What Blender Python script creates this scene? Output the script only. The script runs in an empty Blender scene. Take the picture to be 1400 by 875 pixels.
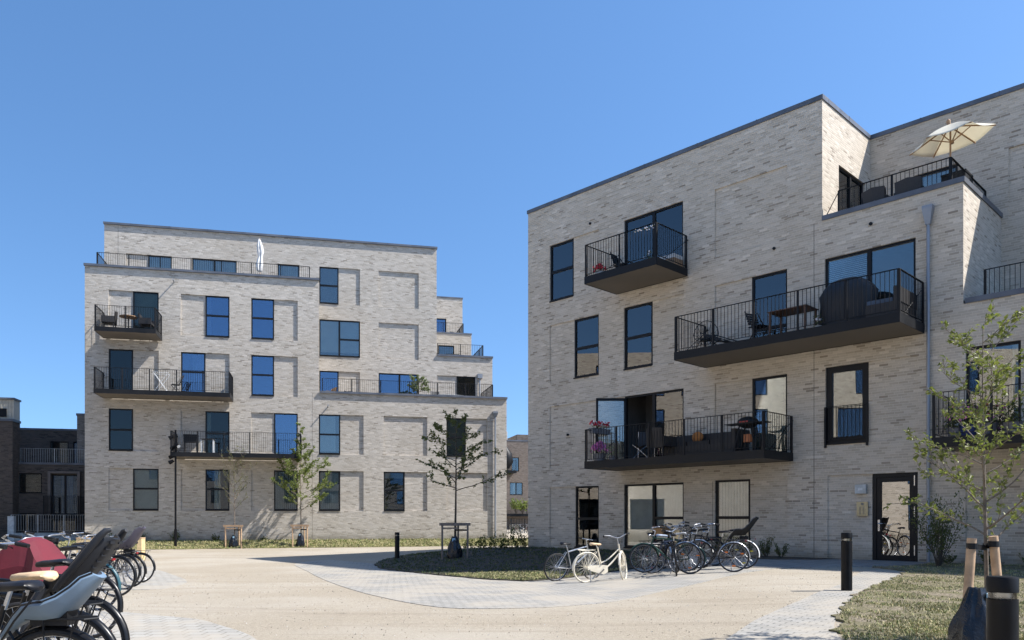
import bpy, bmesh, math, random
from mathutils import Vector, Matrix
R = math.radians
C = bpy.context.scene.collection
scene = bpy.context.scene
rng = random.Random(7)

# ------------------------------------------------------------------ camera numbers
CX, HOR, FPX, EYE = 672.0, 709.0, 1068.5, 1.15      # in pixels of the 1400x875 frame

# ------------------------------------------------------------------ node helpers
def newmat(name):
    m = bpy.data.materials.new(name); m.use_nodes = True
    nt = m.node_tree
    for n in list(nt.nodes): nt.nodes.remove(n)
    out = nt.nodes.new('ShaderNodeOutputMaterial')
    return m, nt, out

def link(nt, a, b): nt.links.new(a, b)

def setin(nt, sock, v):
    if hasattr(v, 'is_output') or isinstance(v, bpy.types.NodeSocket): nt.links.new(v, sock)
    else: sock.default_value = v

def math_(nt, op, a, b=None, c=None):
    n = nt.nodes.new('ShaderNodeMath'); n.operation = op
    setin(nt, n.inputs[0], a)
    if b is not None: setin(nt, n.inputs[1], b)
    if c is not None: setin(nt, n.inputs[2], c)
    return n.outputs[0]

def mixc(nt, f, a, b, blend='MIX'):
    n = nt.nodes.new('ShaderNodeMix'); n.data_type = 'RGBA'; n.blend_type = blend
    setin(nt, n.inputs[0], f); setin(nt, n.inputs[6], a); setin(nt, n.inputs[7], b)
    return n.outputs[2]

def noise(nt, vec, scale, detail=3, rough=.55):
    n = nt.nodes.new('ShaderNodeTexNoise'); n.inputs['Scale'].default_value = scale
    n.inputs['Detail'].default_value = detail; n.inputs['Roughness'].default_value = rough
    if vec is not None: link(nt, vec, n.inputs['Vector'])
    return n.outputs['Fac']

def sstep(nt, v, a, b, lo=0., hi=1.):
    n = nt.nodes.new('ShaderNodeMapRange'); n.interpolation_type = 'SMOOTHSTEP'
    setin(nt, n.inputs[0], v); n.inputs[1].default_value = a; n.inputs[2].default_value = b
    n.inputs[3].default_value = lo; n.inputs[4].default_value = hi
    return n.outputs[0]

def objco(nt): return nt.nodes.new('ShaderNodeTexCoord').outputs['Object']
def sep(nt, v):
    n = nt.nodes.new('ShaderNodeSeparateXYZ'); link(nt, v, n.inputs[0]); return n.outputs
def comb(nt, x, y, z=0.):
    n = nt.nodes.new('ShaderNodeCombineXYZ')
    setin(nt, n.inputs[0], x); setin(nt, n.inputs[1], y); setin(nt, n.inputs[2], z); return n.outputs[0]
def bump(nt, h, strength, dist):
    n = nt.nodes.new('ShaderNodeBump'); n.inputs['Strength'].default_value = strength
    n.inputs['Distance'].default_value = dist; link(nt, h, n.inputs['Height']); return n.outputs[0]
def principled(nt, out, col, rough=.6, metal=0., normal=None, spec=None):
    p = nt.nodes.new('ShaderNodeBsdfPrincipled')
    setin(nt, p.inputs['Base Color'], col if not isinstance(col, tuple) else (*col[:3], 1))
    setin(nt, p.inputs['Roughness'], rough); p.inputs['Metallic'].default_value = metal
    if normal is not None: link(nt, normal, p.inputs['Normal'])
    if spec is not None: p.inputs['Specular IOR Level'].default_value = spec
    link(nt, p.outputs[0], out.inputs[0]); return p

_mats = {}
def M(name, col=None, rough=.6, metal=0., var=.18, scale=6., spec=None, bumpy=0.):
    """plain material with a little mottling and uneven gloss"""
    if name in _mats: return _mats[name]
    m, nt, out = newmat(name)
    v = objco(nt)
    n = noise(nt, v, scale, 4)
    lo = tuple(c * (1 - var) for c in col) + (1,); hi = tuple(min(1, c * (1 + var)) for c in col) + (1,)
    cc = mixc(nt, sstep(nt, n, .3, .7), lo, hi)
    rr = sstep(nt, n, .3, .7, max(0, rough - .08), min(1, rough + .08))
    nm = bump(nt, noise(nt, v, scale * 9, 3), bumpy, .01) if bumpy else None
    principled(nt, out, cc, rr, metal, nm, spec)
    _mats[name] = m
    return m

# ------------------------------------------------------------------ brick
def brick_mat(name, tones, mortar, dark, cl=.60, stain=True, L=.235, Hc=.0645):
    m, nt, out = newmat(name)
    co = objco(nt); x, y, z = sep(nt, co)
    geo = nt.nodes.new('ShaderNodeNewGeometry')
    vt = nt.nodes.new('ShaderNodeVectorTransform'); vt.vector_type = 'NORMAL'; vt.convert_from = 'WORLD'; vt.convert_to = 'OBJECT'
    link(nt, geo.outputs['True Normal'], vt.inputs[0])
    nx = math_(nt, 'ABSOLUTE', sep(nt, vt.outputs[0])[0])
    side = math_(nt, 'GREATER_THAN', nx, .5)
    X = math_(nt, 'ADD', math_(nt, 'MULTIPLY', y, side), math_(nt, 'MULTIPLY', x, math_(nt, 'SUBTRACT', 1., side)))
    zr = math_(nt, 'DIVIDE', z, Hc); row = math_(nt, 'FLOOR', zr); fz = math_(nt, 'FRACT', zr)
    off = math_(nt, 'FRACT', math_(nt, 'MULTIPLY', row, .382))
    xr = math_(nt, 'ADD', math_(nt, 'DIVIDE', X, L), off); col = math_(nt, 'FLOOR', xr); fx = math_(nt, 'FRACT', xr)
    mz = sstep(nt, math_(nt, 'ABSOLUTE', math_(nt, 'SUBTRACT', fz, .5)), .38, .44)
    mx = sstep(nt, math_(nt, 'ABSOLUTE', math_(nt, 'SUBTRACT', fx, .5)), .468, .484)
    mort = math_(nt, 'MAXIMUM', mz, mx)
    wn = nt.nodes.new('ShaderNodeTexWhiteNoise'); wn.noise_dimensions = '2D'; link(nt, comb(nt, col, row), wn.inputs['Vector'])
    rnd = wn.outputs['Value']
    ramp = nt.nodes.new('ShaderNodeValToRGB'); link(nt, rnd, ramp.inputs[0])
    el = ramp.color_ramp.elements
    n = len(tones)
    el[0].position = 0; el[0].color = (*tones[0], 1); el[1].position = 1; el[1].color = (*tones[-1], 1)
    for i in range(1, n - 1):
        e = el.new(i / (n - 1)); e.color = (*tones[i], 1)
    # drifts of darker bricks, flat and long
    cn = noise(nt, comb(nt, math_(nt, 'MULTIPLY', col, .33), math_(nt, 'MULTIPLY', row, .55), 3.1), 1., 2, .5)
    dk = math_(nt, 'MULTIPLY', sstep(nt, cn, cl, cl + .05), sstep(nt, rnd, .15, .5, .35, .85))
    wn2 = nt.nodes.new('ShaderNodeTexWhiteNoise'); wn2.noise_dimensions = '3D'; link(nt, comb(nt, col, row, 5.), wn2.inputs['Vector'])
    dk = math_(nt, 'MAXIMUM', dk, math_(nt, 'MULTIPLY', math_(nt, 'GREATER_THAN', wn2.outputs['Value'], .962), .7))
    c = mixc(nt, dk, ramp.outputs[0], (*dark, 1))
    lt = math_(nt, 'MULTIPLY', math_(nt, 'LESS_THAN', wn2.outputs['Value'], .04), .55)
    c = mixc(nt, lt, c, (min(1, tones[-1][0] * 1.3), min(1, tones[-1][1] * 1.3), min(1, tones[-1][2] * 1.3), 1))
    g = noise(nt, co, 40, 3)
    c = mixc(nt, sstep(nt, g, .3, .7, 0, .25), c, (tones[0][0] * .8, tones[0][1] * .8, tones[0][2] * .8, 1))
    c = mixc(nt, math_(nt, 'MULTIPLY', mort, .8), c, (*mortar, 1))
    big = noise(nt, co, .35, 3)
    c = mixc(nt, sstep(nt, big, .35, .7, 0, .22), c, (tones[0][0] * .85, tones[0][1] * .8, tones[0][2] * .7, 1))
    if stain:   # splash dirt and algae just above the ground
        h = math_(nt, 'ADD', z, math_(nt, 'MULTIPLY', noise(nt, co, 1.3, 4), .9))
        c = mixc(nt, sstep(nt, h, .2, .95, .7, 0.), c, (.13, .115, .075, 1))
    hgt = math_(nt, 'ADD', math_(nt, 'SUBTRACT', 1., mort), math_(nt, 'MULTIPLY', rnd, .5))
    nm = bump(nt, math_(nt, 'ADD', hgt, math_(nt, 'MULTIPLY', g, .5)), .55, .012)
    principled(nt, out, c, .88, 0., nm, .25)
    return m

BRICK = brick_mat('brick_pale', [(.44, .38, .305), (.52, .455, .37), (.57, .50, .41), (.62, .55, .46)], (.68, .61, .505), (.21, .17, .13), .66)
BRICKL = brick_mat('brick_pale_grey', [(.375, .337, .285), (.445, .402, .345), (.495, .45, .39), (.54, .497, .437)], (.60, .55, .48), (.19, .165, .135), .655)
BRICKD = brick_mat('brick_dark', [(.075, .062, .055), (.10, .083, .072), (.13, .105, .09), (.095, .08, .07)], (.12, .11, .10), (.03, .026, .025), .62, False)
BRICKG = brick_mat('brick_grey', [(.14, .13, .125), (.19, .18, .17), (.24, .225, .21)], (.25, .24, .22), (.07, .065, .06), .60, False)
BRICKB = brick_mat('brick_brown', [(.15, .12, .10), (.19, .155, .13), (.225, .185, .155)], (.24, .21, .18), (.09, .075, .065), .62, False)

FRAME = M('window_frame_paint', (.009, .010, .012), .45, var=.15, scale=2, spec=.22)
STEEL = M('balcony_steel', (.010, .0105, .012), .5, var=.25, scale=1.2, spec=.22)
SOFFIT = M('balcony_soffit', (.15, .128, .105), .7, var=.15, scale=.8)
ZINC = M('zinc', (.12, .13, .15), .5, .3, .2, 1.4, spec=.4)
ZINCL = M('zinc_light', (.42, .44, .46), .45, .4, .15, 1.4)
ZINCP = M('zinc_pipe', (.26, .28, .31), .42, .4, .12, 1.4)
ROOFM = M('roofing_felt', (.07, .07, .075), .9, scale=3)
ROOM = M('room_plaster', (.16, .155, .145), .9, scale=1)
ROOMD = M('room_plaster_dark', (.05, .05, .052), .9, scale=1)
CURT = M('curtain_white', (.84, .84, .81), .9, var=.08, scale=3)
BLINDM = M('roller_blind', (.58, .64, .66), .85, var=.06, scale=2)
DECK = M('terrace_deck', (.30, .27, .24), .8, scale=2)

def glass_mat(name, tint, ior, refl=(1, 1, 1), wave=.0):
    m, nt, out = newmat(name)
    t = nt.nodes.new('ShaderNodeBsdfTransparent'); t.inputs[0].default_value = (*tint, 1)
    g = nt.nodes.new('ShaderNodeBsdfGlossy'); g.inputs['Color'].default_value = (*refl, 1); g.inputs['Roughness'].default_value = .003
    co = objco(nt)
    nm = bump(nt, noise(nt, co, .55, 0), .09, .02)
    link(nt, nm, g.inputs['Normal'])
    f = nt.nodes.new('ShaderNodeFresnel'); f.inputs[0].default_value = ior
    mx = nt.nodes.new('ShaderNodeMixShader'); link(nt, f.outputs[0], mx.inputs[0]); link(nt, t.outputs[0], mx.inputs[1]); link(nt, g.outputs[0], mx.inputs[2])
    link(nt, mx.outputs[0], out.inputs[0]); return m
GLASS = glass_mat('window_glass', (.80, .84, .83), 2.1)
GLASSC = glass_mat('window_glass_clear', (.92, .94, .93), 1.65)
GLASSD = glass_mat('window_glass_dim', (.55, .60, .58), 1.5)
GLASSB = glass_mat('window_glass_blue', (.62, .70, .78), 2.7, (.62, .78, 1.0))

# ------------------------------------------------------------------ mesh builder
class MB:
    def __init__(s): s.v = []; s.f = []; s.m = []; s.T = Matrix.Identity(4)
    def add(s, vs, fs, mi=0):
        b = len(s.v)
        s.v += [tuple(s.T @ Vector(p)) for p in vs]
        s.f += [tuple(b + i for i in f) for f in fs]; s.m += [mi] * len(fs)
    def box(s, x0, x1, y0, y1, z0, z1, mi=0):
        s.add([(x0, y0, z0), (x1, y0, z0), (x1, y1, z0), (x0, y1, z0), (x0, y0, z1), (x1, y0, z1), (x1, y1, z1), (x0, y1, z1)],
              [(0, 3, 2, 1), (4, 5, 6, 7), (0, 1, 5, 4), (1, 2, 6, 5), (2, 3, 7, 6), (3, 0, 4, 7)], mi)
    def bar(s, p, q, w, h, up=(0, 0, 1), mi=0):
        p, q = Vector(p), Vector(q); d = (q - p).normalized(); up = Vector(up)
        if abs(d.dot(up)) > .99: up = Vector((0, 1, 0))
        a = d.cross(up).normalized() * (w / 2); b = a.cross(d).normalized() * (h / 2)
        vs = [p - a - b, p + a - b, p + a + b, p - a + b, q - a - b, q + a - b, q + a + b, q - a + b]
        s.add(vs, [(0, 3, 2, 1), (4, 5, 6, 7), (0, 1, 5, 4), (1, 2, 6, 5), (2, 3, 7, 6), (3, 0, 4, 7)], mi)
    def tube(s, pts, r, n=8, mi=0, closed=False, cap=True):
        pts = [Vector(p) for p in pts]; k = len(pts)
        rs = r if isinstance(r, (list, tuple)) else [r] * k
        vs = []; prev = None
        for i, p in enumerate(pts):
            if closed: d = pts[(i + 1) % k] - pts[i - 1]
            else: d = pts[min(i + 1, k - 1)] - pts[max(i - 1, 0)]
            if d.length < 1e-9: d = Vector((0, 0, 1))
            d.normalize()
            if prev is None:
                up = Vector((0, 0, 1)) if abs(d.z) < .9 else Vector((1, 0, 0))
                a = d.cross(up).normalized()
            else:
                a = prev - d * prev.dot(d)
                a = a.normalized() if a.length > 1e-6 else d.orthogonal().normalized()
            prev = a; b = d.cross(a)
            for j in range(n):
                t = 2 * math.pi * j / n
                vs.append(p + (a * math.cos(t) + b * math.sin(t)) * rs[i])
        fs = []
        for i in range(k if closed else k - 1):
            i2 = (i + 1) % k
            for j in range(n):
                j2 = (j + 1) % n
                fs.append((i * n + j, i * n + j2, i2 * n + j2, i2 * n + j))
        if cap and not closed: fs += [tuple(range(n - 1, -1, -1)), tuple((k - 1) * n + j for j in range(n))]
        s.add(vs, fs, mi)
    def lathe(s, prof, n=16, c=(0, 0, 0), mi=0):
        vs = []; k = len(prof)
        for r, z in prof:
            for j in range(n):
                t = 2 * math.pi * j / n; vs.append((c[0] + r * math.cos(t), c[1] + r * math.sin(t), c[2] + z))
        fs = [(i * n + j, i * n + (j + 1) % n, (i + 1) * n + (j + 1) % n, (i + 1) * n + j) for i in range(k - 1) for j in range(n)]
        fs += [tuple(range(n - 1, -1, -1)), tuple((k - 1) * n + j for j in range(n))]
        s.add(vs, fs, mi)
    def ball(s, c, r, n=8, mi=0, jit=0.):
        rx, ry, rz = r if isinstance(r, tuple) else (r, r, r)
        vs = []; k = max(4, n // 2 + 1)
        for i in range(k + 1):
            a = math.pi * i / k
            for j in range(n):
                t = 2 * math.pi * j / n; q = 1 + rng.uniform(-jit, jit)
                vs.append((c[0] + rx * q * math.sin(a) * math.cos(t), c[1] + ry * q * math.sin(a) * math.sin(t), c[2] + rz * q * math.cos(a)))
        fs = [(i * n + j, (i + 1) * n + j, (i + 1) * n + (j + 1) % n, i * n + (j + 1) % n) for i in range(k) for j in range(n)]
        s.add(vs, fs, mi)
    def loft(s, rings, mi=0, close=False):
        n = len(rings[0]); vs = [p for r in rings for p in r]; fs = []
        for i in range(len(rings) - 1):
            for j in range(n if close else n - 1):
                j2 = (j + 1) % n; fs.append((i * n + j, i * n + j2, (i + 1) * n + j2, (i + 1) * n + j))
        s.add(vs, fs, mi)
    def build(s, name, mats, parent=None, smooth=False):
        me = bpy.data.meshes.new(name); me.from_pydata(s.v, [], s.f)
        ms = mats if isinstance(mats, (list, tuple)) else [mats]
        for m in ms: me.materials.append(m)
        if len(ms) > 1: me.polygons.foreach_set('material_index', s.m)
        if smooth:
            me.polygons.foreach_set('use_smooth', [True] * len(me.polygons))
            try: me.set_sharp_from_angle(angle=R(42))
            except Exception: pass
        me.update()
        o = bpy.data.objects.new(name, me); C.objects.link(o)
        if parent: o.parent = parent
        return o

def tag(o, label=None, cat=None, group=None, kind=None):
    if label: o['label'] = label
    if cat: o['category'] = cat
    if group: o['group'] = group
    if kind: o['kind'] = kind
    return o
def thing(name, label, cat, loc=(0, 0, 0), rz=0., group=None, rx=0., ry=0.):
    o = bpy.data.objects.new(name, None); C.objects.link(o); o.empty_display_size = .2
    o.location = loc; o.rotation_euler = (rx, ry, rz)
    return tag(o, label, cat, group)
def part(o, **kw):
    for k, v in kw.items(): o[k] = v
    return o

# ------------------------------------------------------------------ the two facades' frames
class Frame:
    def __init__(s, P, e): s.P = Vector((P[0], P[1], 0)); s.e = Vector((e[0], e[1], 0)); s.m = Vector((-e[1], e[0], 0)); s.rz = math.atan2(e[1], e[0])
    def w(s, u, w, z): return s.P + s.e * u + s.m * w + Vector((0, 0, z))
    def loc(s, x, y):
        d = Vector((x, y, 0)) - s.P; return d.dot(s.e), d.dot(s.m)
FR = Frame((1.40, 29.9), (.689, -.7248))
FL = Frame((-20.34, 39.08), (.9763, .2166))

# ------------------------------------------------------------------ terrain
def sm(t): t = max(0., min(1., t)); return t * t * (3 - 2 * t)
_TY = [(-60, 1.27), (0, 1.27), (10, 1.28), (13, 1.32), (16, 1.42), (19, 1.52), (22, 1.60), (25, 1.64), (28, 1.62), (32, 1.57), (36, 1.54), (200, 1.54)]
def depth(x, y):
    for (a, da), (b, db) in zip(_TY, _TY[1:]):
        if a <= y <= b: d = da + (db - da) * (y - a) / (b - a); break
    else: d = _TY[0][1] if y < 0 else _TY[-1][1]
    k = .3 + .7 * sm((y - 12) / 7) if y > 0 else .3
    d -= .25 * sm((x - 1) / 5) * k
    u, w = FR.loc(x, y)
    dist = math.hypot(max(0, -u), max(0, -w))
    q = sm(1 - dist / 7.); d = d * (1 - q) + 1.12 * q
    u, w = FL.loc(x, y)
    if w > -10:
        t = sm((w + 9) / 7.); d = d * (1 - t) + (1.50 - .05 * sm(u / 21)) * t
    if w > -2.3:
        t = sm((w + 2.2) / 2.0); d = d * (1 - t) + 1.17 * t
    return d
def gz(x, y): return EYE - depth(x, y)
def gp(px, py):
    """where the line of sight through a pixel meets the ground"""
    r = (px - CX) / FPX; s_ = (HOR - py) / FPX; Y = 2.
    while Y < 90:
        if EYE + s_ * Y <= gz(r * Y, Y): break
        Y += .02
    return r * Y, Y
def gpt(px, py): x, y = gp(px, py); return Vector((x, y, gz(x, y)))

# ------------------------------------------------------------------ facade with openings and sunk panels
def facade(mb, O, a, n, u0, u1, z0, z1, holes=(), recess=(), hd=.09, mi=0):
    """O origin, a along, n inward; holes/recess (u0,u1,z0,z1[,d])"""
    O, a, n = Vector(O), Vector(a), Vector(n)
    eps = 1e-4
    us = sorted({round(q, 4) for q in [u0, u1] + [h[i] for h in list(holes) + list(recess) for i in (0, 1)] if u0 - eps <= q <= u1 + eps})
    zs = sorted({round(q, 4) for q in [z0, z1] + [h[i] for h in list(holes) + list(recess) for i in (2, 3)] if z0 - eps <= q <= z1 + eps})
    def cls(i, j):
        if i < 0 or j < 0 or i >= len(us) - 1 or j >= len(zs) - 1: return ('x', 0)
        cu, cz = (us[i] + us[i + 1]) / 2, (zs[j] + zs[j + 1]) / 2
        for h in holes:
            if h[0] < cu < h[1] and h[2] < cz < h[3]: return ('h', hd)
        for h in recess:
            if h[0] < cu < h[1] and h[2] < cz < h[3]: return ('r', h[4] if len(h) > 4 else .075)
        return ('f', 0)
    P = lambda u, d, z: O + a * u + n * d + Vector((0, 0, z))
    for i in range(len(us) - 1):
        for j in range(len(zs) - 1):
            k, d = cls(i, j)
            if k != 'h': mb.add([P(us[i], d, zs[j]), P(us[i + 1], d, zs[j]), P(us[i + 1], d, zs[j + 1]), P(us[i], d, zs[j + 1])], [(0, 1, 2, 3)], mi)
            for di, dj in ((1, 0), (0, 1)):
                k2, d2 = cls(i + di, j + dj)
                if k2 == 'x': continue
                if abs(d - d2) < 1e-6: continue
                if di: q = [P(us[i + 1], d, zs[j]), P(us[i + 1], d2, zs[j]), P(us[i + 1], d2, zs[j + 1]), P(us[i + 1], d, zs[j + 1])]
                else: q = [P(us[i], d, zs[j + 1]), P(us[i + 1], d, zs[j + 1]), P(us[i + 1], d2, zs[j + 1]), P(us[i], d2, zs[j + 1])]
                mb.add(q, [(0, 1, 2, 3)], mi)

def window(parent, O, a, n, u0, u1, z0, z1, cols=None, trans=None, blind=None, depth_=.07, fw=.065, glass=None, name='window', room=1.6, sill=True, roomm=None, open_col=None, label=None):
    """frame (part) with panes, blinds and the dim room behind as its sub-parts. a along, n inward (parent's axes)"""
    O, a, n = Vector(O), Vector(a), Vector(n)
    T = Matrix.Identity(4)
    for i in range(3): T[i][0] = a[i]; T[i][1] = n[i]; T[i][3] = O[i]
    T[0][2] = T[1][2] = 0; T[2][2] = 1
    f = MB(); f.T = T
    y0, y1 = depth_ - .02, depth_ + .07
    e = .004
    f.box(u0 + e, u0 + fw, y0, y1, z0 + e, z1 - e); f.box(u1 - fw, u1 - e, y0, y1, z0 + e, z1 - e)
    f.box(u0 + fw, u1 - fw, y0, y1, z1 - fw, z1 - e); f.box(u0 + fw, u1 - fw, y0, y1, z0 + e, z0 + fw + .02)
    edges = [u0 + fw] + [u0 + (u1 - u0) * c for c in (cols or [])] + [u1 - fw]
    for c in edges[1:-1]: f.box(c - .05, c + .05, y0 - .005, y1 - .002, z0 + fw + .02, z1 - fw)
    trans = trans or []
    for k in range(len(edges) - 1):
        a0 = edges[k] + (.05 if k else 0); a1 = edges[k + 1] - (.05 if k < len(edges) - 2 else 0)
        for t in ([q for q in trans if not isinstance(q, tuple) or q[0] == k]):
            tz = t[1] if isinstance(t, tuple) else t
            zc = z0 + (z1 - z0) * tz; f.box(a0, a1, y0 - .005, y1 - .002, zc - .045, zc + .045)
    if sill: f.box(u0 + .005, u1 - .005, -.035, y0 - .001, z0 - .02, z0 + .022)
    fo = f.build(name, FRAME, parent)
    if label: fo['label'] = label
    p = MB(); p.T = T
    for k in range(len(edges) - 1):
        if open_col == k: continue
        p.box(edges[k] + .001, edges[k + 1] - .001, depth_ + .02, depth_ + .028, z0 + fw + .021, z1 - fw - .001)
    p.build('pane', glass or GLASS, fo)
    r = MB(); r.T = T; b = .35
    yb = depth_ + .075
    x0, x1, q0, q1 = u0 - b, u1 + b, z0 - .04, z1 + .25
    vs = [(x0, yb, q0), (x1, yb, q0), (x1, yb + room, q0), (x0, yb + room, q0), (x0, yb, q1), (x1, yb, q1), (x1, yb + room, q1), (x0, yb + room, q1)]
    r.add(vs, [(0, 1, 2, 3), (4, 7, 6, 5), (2, 6, 7, 3), (0, 3, 7, 4), (1, 5, 6, 2)])
    # wall backs beside the opening so the room is closed
    r.add([(x0, yb, q0), (u0, yb, q0), (u0, yb, q1), (x0, yb, q1)], [(0, 1, 2, 3)]); r.add([(u1, yb, q0), (x1, yb, q0), (x1, yb, q1), (u1, yb, q1)], [(0, 1, 2, 3)])
    r.add([(u0, yb, z1), (u1, yb, z1), (u1, yb, q1), (u0, yb, q1)], [(0, 1, 2, 3)])
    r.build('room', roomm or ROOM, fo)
    if blind:
        bm = MB(); bm.T = T; yy = depth_ + .14
        for bl in (blind if isinstance(blind, list) else [blind]):
            kind = bl[0]
            if kind == 'roller':      # (kind, col0 frac, col1 frac, drop)
                a0 = u0 + (u1 - u0) * bl[1]; a1 = u0 + (u1 - u0) * bl[2]; zb = z1 - (z1 - z0) * bl[3]
                bm.box(a0 + .02, a1 - .02, yy, yy + .006, zb, z1 + .05); bm.box(a0 + .02, a1 - .02, yy - .01, yy + .015, zb - .03, zb)
                bmat = BLINDM
            elif kind == 'vertical':  # slats hanging edge to edge
                a0 = u0 + (u1 - u0) * bl[1]; a1 = u0 + (u1 - u0) * bl[2]; x = a0
                while x < a1:
                    an = bl[3] if len(bl) > 3 else .6
                    bm.bar((x, yy, z0 + .05), (x, yy, z1 + .03), .004, .089, (math.cos(an), math.sin(an), 0)); x += .098
                bmat = CURT
            elif kind == 'slats':     # venetian
                a0 = u0 + (u1 - u0) * bl[1]; a1 = u0 + (u1 - u0) * bl[2]; z = z1
                while z > z1 - (z1 - z0) * bl[3]:
                    bm.bar((a0, yy, z), (a1, yy, z), .05, .003, (0, -.45, .9)); z -= .052
                bmat = CURT
            else:                     # gathered curtain
                a0 = u0 + (u1 - u0) * bl[1]; a1 = u0 + (u1 - u0) * bl[2]; k = max(6, int((a1 - a0) / .025)); top = []; bot = []
                for i in range(k + 1):
                    x = a0 + (a1 - a0) * i / k; o_ = .03 * math.sin(i * 1.7) + .015 * math.sin(i * .6 + 1)
                    top.append((x, yy + .03 + o_, z1 + .05)); bot.append((x, yy + .03 + o_ * 1.4, z0 + .04))
                bm.loft([bot, top]); bmat = CURT
        bm.build('blind' if bmat is not CURT or blind[0] != 'curtain' else 'curtain', bmat, fo)
    return fo

def railing(mb, pts, z0, h=1.05, post=1.2, bal=.107, w=.012):
    """pts in plan, steel flats: posts, balusters, top and bottom rail"""
    for (x0, y0), (x1, y1) in zip(pts, pts[1:]):
        L_ = math.hypot(x1 - x0, y1 - y0); dx, dy = (x1 - x0) / L_, (y1 - y0) / L_
        up = (0, 0, 1)
        mb.bar((x0, y0, z0 + h), (x1, y1, z0 + h), .05, .014)
        mb.bar((x0, y0, z0 + .09), (x1, y1, z0 + .09), .03, .012)
        n = max(1, round(L_ / post))
        for i in range(n + 1):
            t = L_ * i / n; t = max(.015, min(L_ - .015, t)); x, y = x0 + dx * t, y0 + dy * t
            mb.bar((x, y, z0 - .12), (x, y, z0 + h - .007), .034 if 0 < i < n else .05, .05, (dx, dy, 0))
        k = round(L_ / bal)
        for i in range(1, k):
            t = L_ * i / k; x, y = x0 + dx * t, y0 + dy * t
            mb.bar((x, y, z0 + .09), (x, y, z0 + h - .007), w, w, (dx, dy, 0))

def balcony(parent, u0, u1, zb, D=1.78, th=.24, open_side=None, rods=True, label=None):
    g = .07
    s = MB()
    s.box(u0, u1, -D, -D + .012, zb, zb + th); s.box(u0, u0 + .012, -D + .012, -g, zb, zb + th); s.box(u1 - .012, u1, -D + .012, -g, zb, zb + th)
    s.box(u0 + .012, u1 - .012, -g - .012, -g, zb, zb + th)
    s.box(u0 + .014, u1 - .014, -D + .014, -g - .014, zb + th - .05, zb + th - .012)
    s.box(u0 + .014, u1 - .014, -D + .014, -g - .014, zb + .012, zb + .03, 1)
    n = max(2, int((u1 - u0) / 2.2))
    for i in range(n + 1):
        x = u0 + .3 + (u1 - u0 - .6) * i / n; s.box(x - .05, x + .05, -g, .01, zb + .04, zb + .16)
    so = s.build('balcony', [STEEL, SOFFIT], parent)
    if label: so['label'] = label
    r = MB(); i_ = .03
    railing(r, [(u0 + i_, -g - .02), (u0 + i_, -D + i_), (u1 - i_, -D + i_), (u1 - i_, -g - .02)], zb + th - .02, 1.06)
    if rods:
        for x in (u0 + .06, u1 - .06):
            r.tube([(x, 0, zb + th + .93), (x, -D * .78, zb + th)], .009, 6)
            r.tube([(x, .01, zb + th + .93), (x, -.05, zb + th + .93)], .03, 8)
    r.build('railing', STEEL, so)
    return so

class SepMB(MB):
    """each run of coping becomes a piece of its own"""
    def flush(s, name, m, parent):
        MB.build(s, name, m, parent); s.v = []; s.f = []; s.m = []
    def build(s, *a, **k): pass

def coping(mb, O, a, n, u0, u1, z, h=.13, d=.36, over=.035):
    O, a, n = Vector(O), Vector(a), Vector(n)
    P = lambda u, w, zz: O + a * u + n * w + Vector((0, 0, zz))
    mb.add([P(u0, -over, z - h), P(u1, -over, z - h), P(u1, d, z - h), P(u0, d, z - h), P(u0, -over, z), P(u1, -over, z), P(u1, d, z + .015), P(u0, d, z + .015)],
           [(0, 3, 2, 1), (4, 5, 6, 7), (0, 1, 5, 4), (1, 2, 6, 5), (2, 3, 7, 6), (3, 0, 4, 7)])
    x = u0 + 1.4
    while x < u1 - .2:   # standing seams between sheets
        q = P(x, -over - .004, z - h - .004); r_ = P(x, d, z + .02)
        mb.add([P(x - .012, -over - .006, z - h - .004), P(x + .012, -over - .006, z - h - .004), P(x + .012, -over - .006, z + .008), P(x - .012, -over - .006, z + .008), P(x - .012, d, z + .023), P(x + .012, d, z + .023)],
               [(0, 1, 2, 3), (3, 2, 5, 4)])
        x += 2.0
    if isinstance(mb, SepMB): mb.flush('coping', ZINC, mb.par)

X_, Y_ = Vector((1, 0, 0)), Vector((0, 1, 0)); Z0 = Vector((0, 0, 0))
def joints(parent, lst):
    """thin dark movement joints in the brickwork"""
    mb = MB()
    for u, z0, z1, w in lst: mb.box(u - .007, u + .007, w - .002, w + .01, z0, z1)
    mb.build('movement_joint', M('joint_mastic', (.10, .09, .08), .9), parent)

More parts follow.
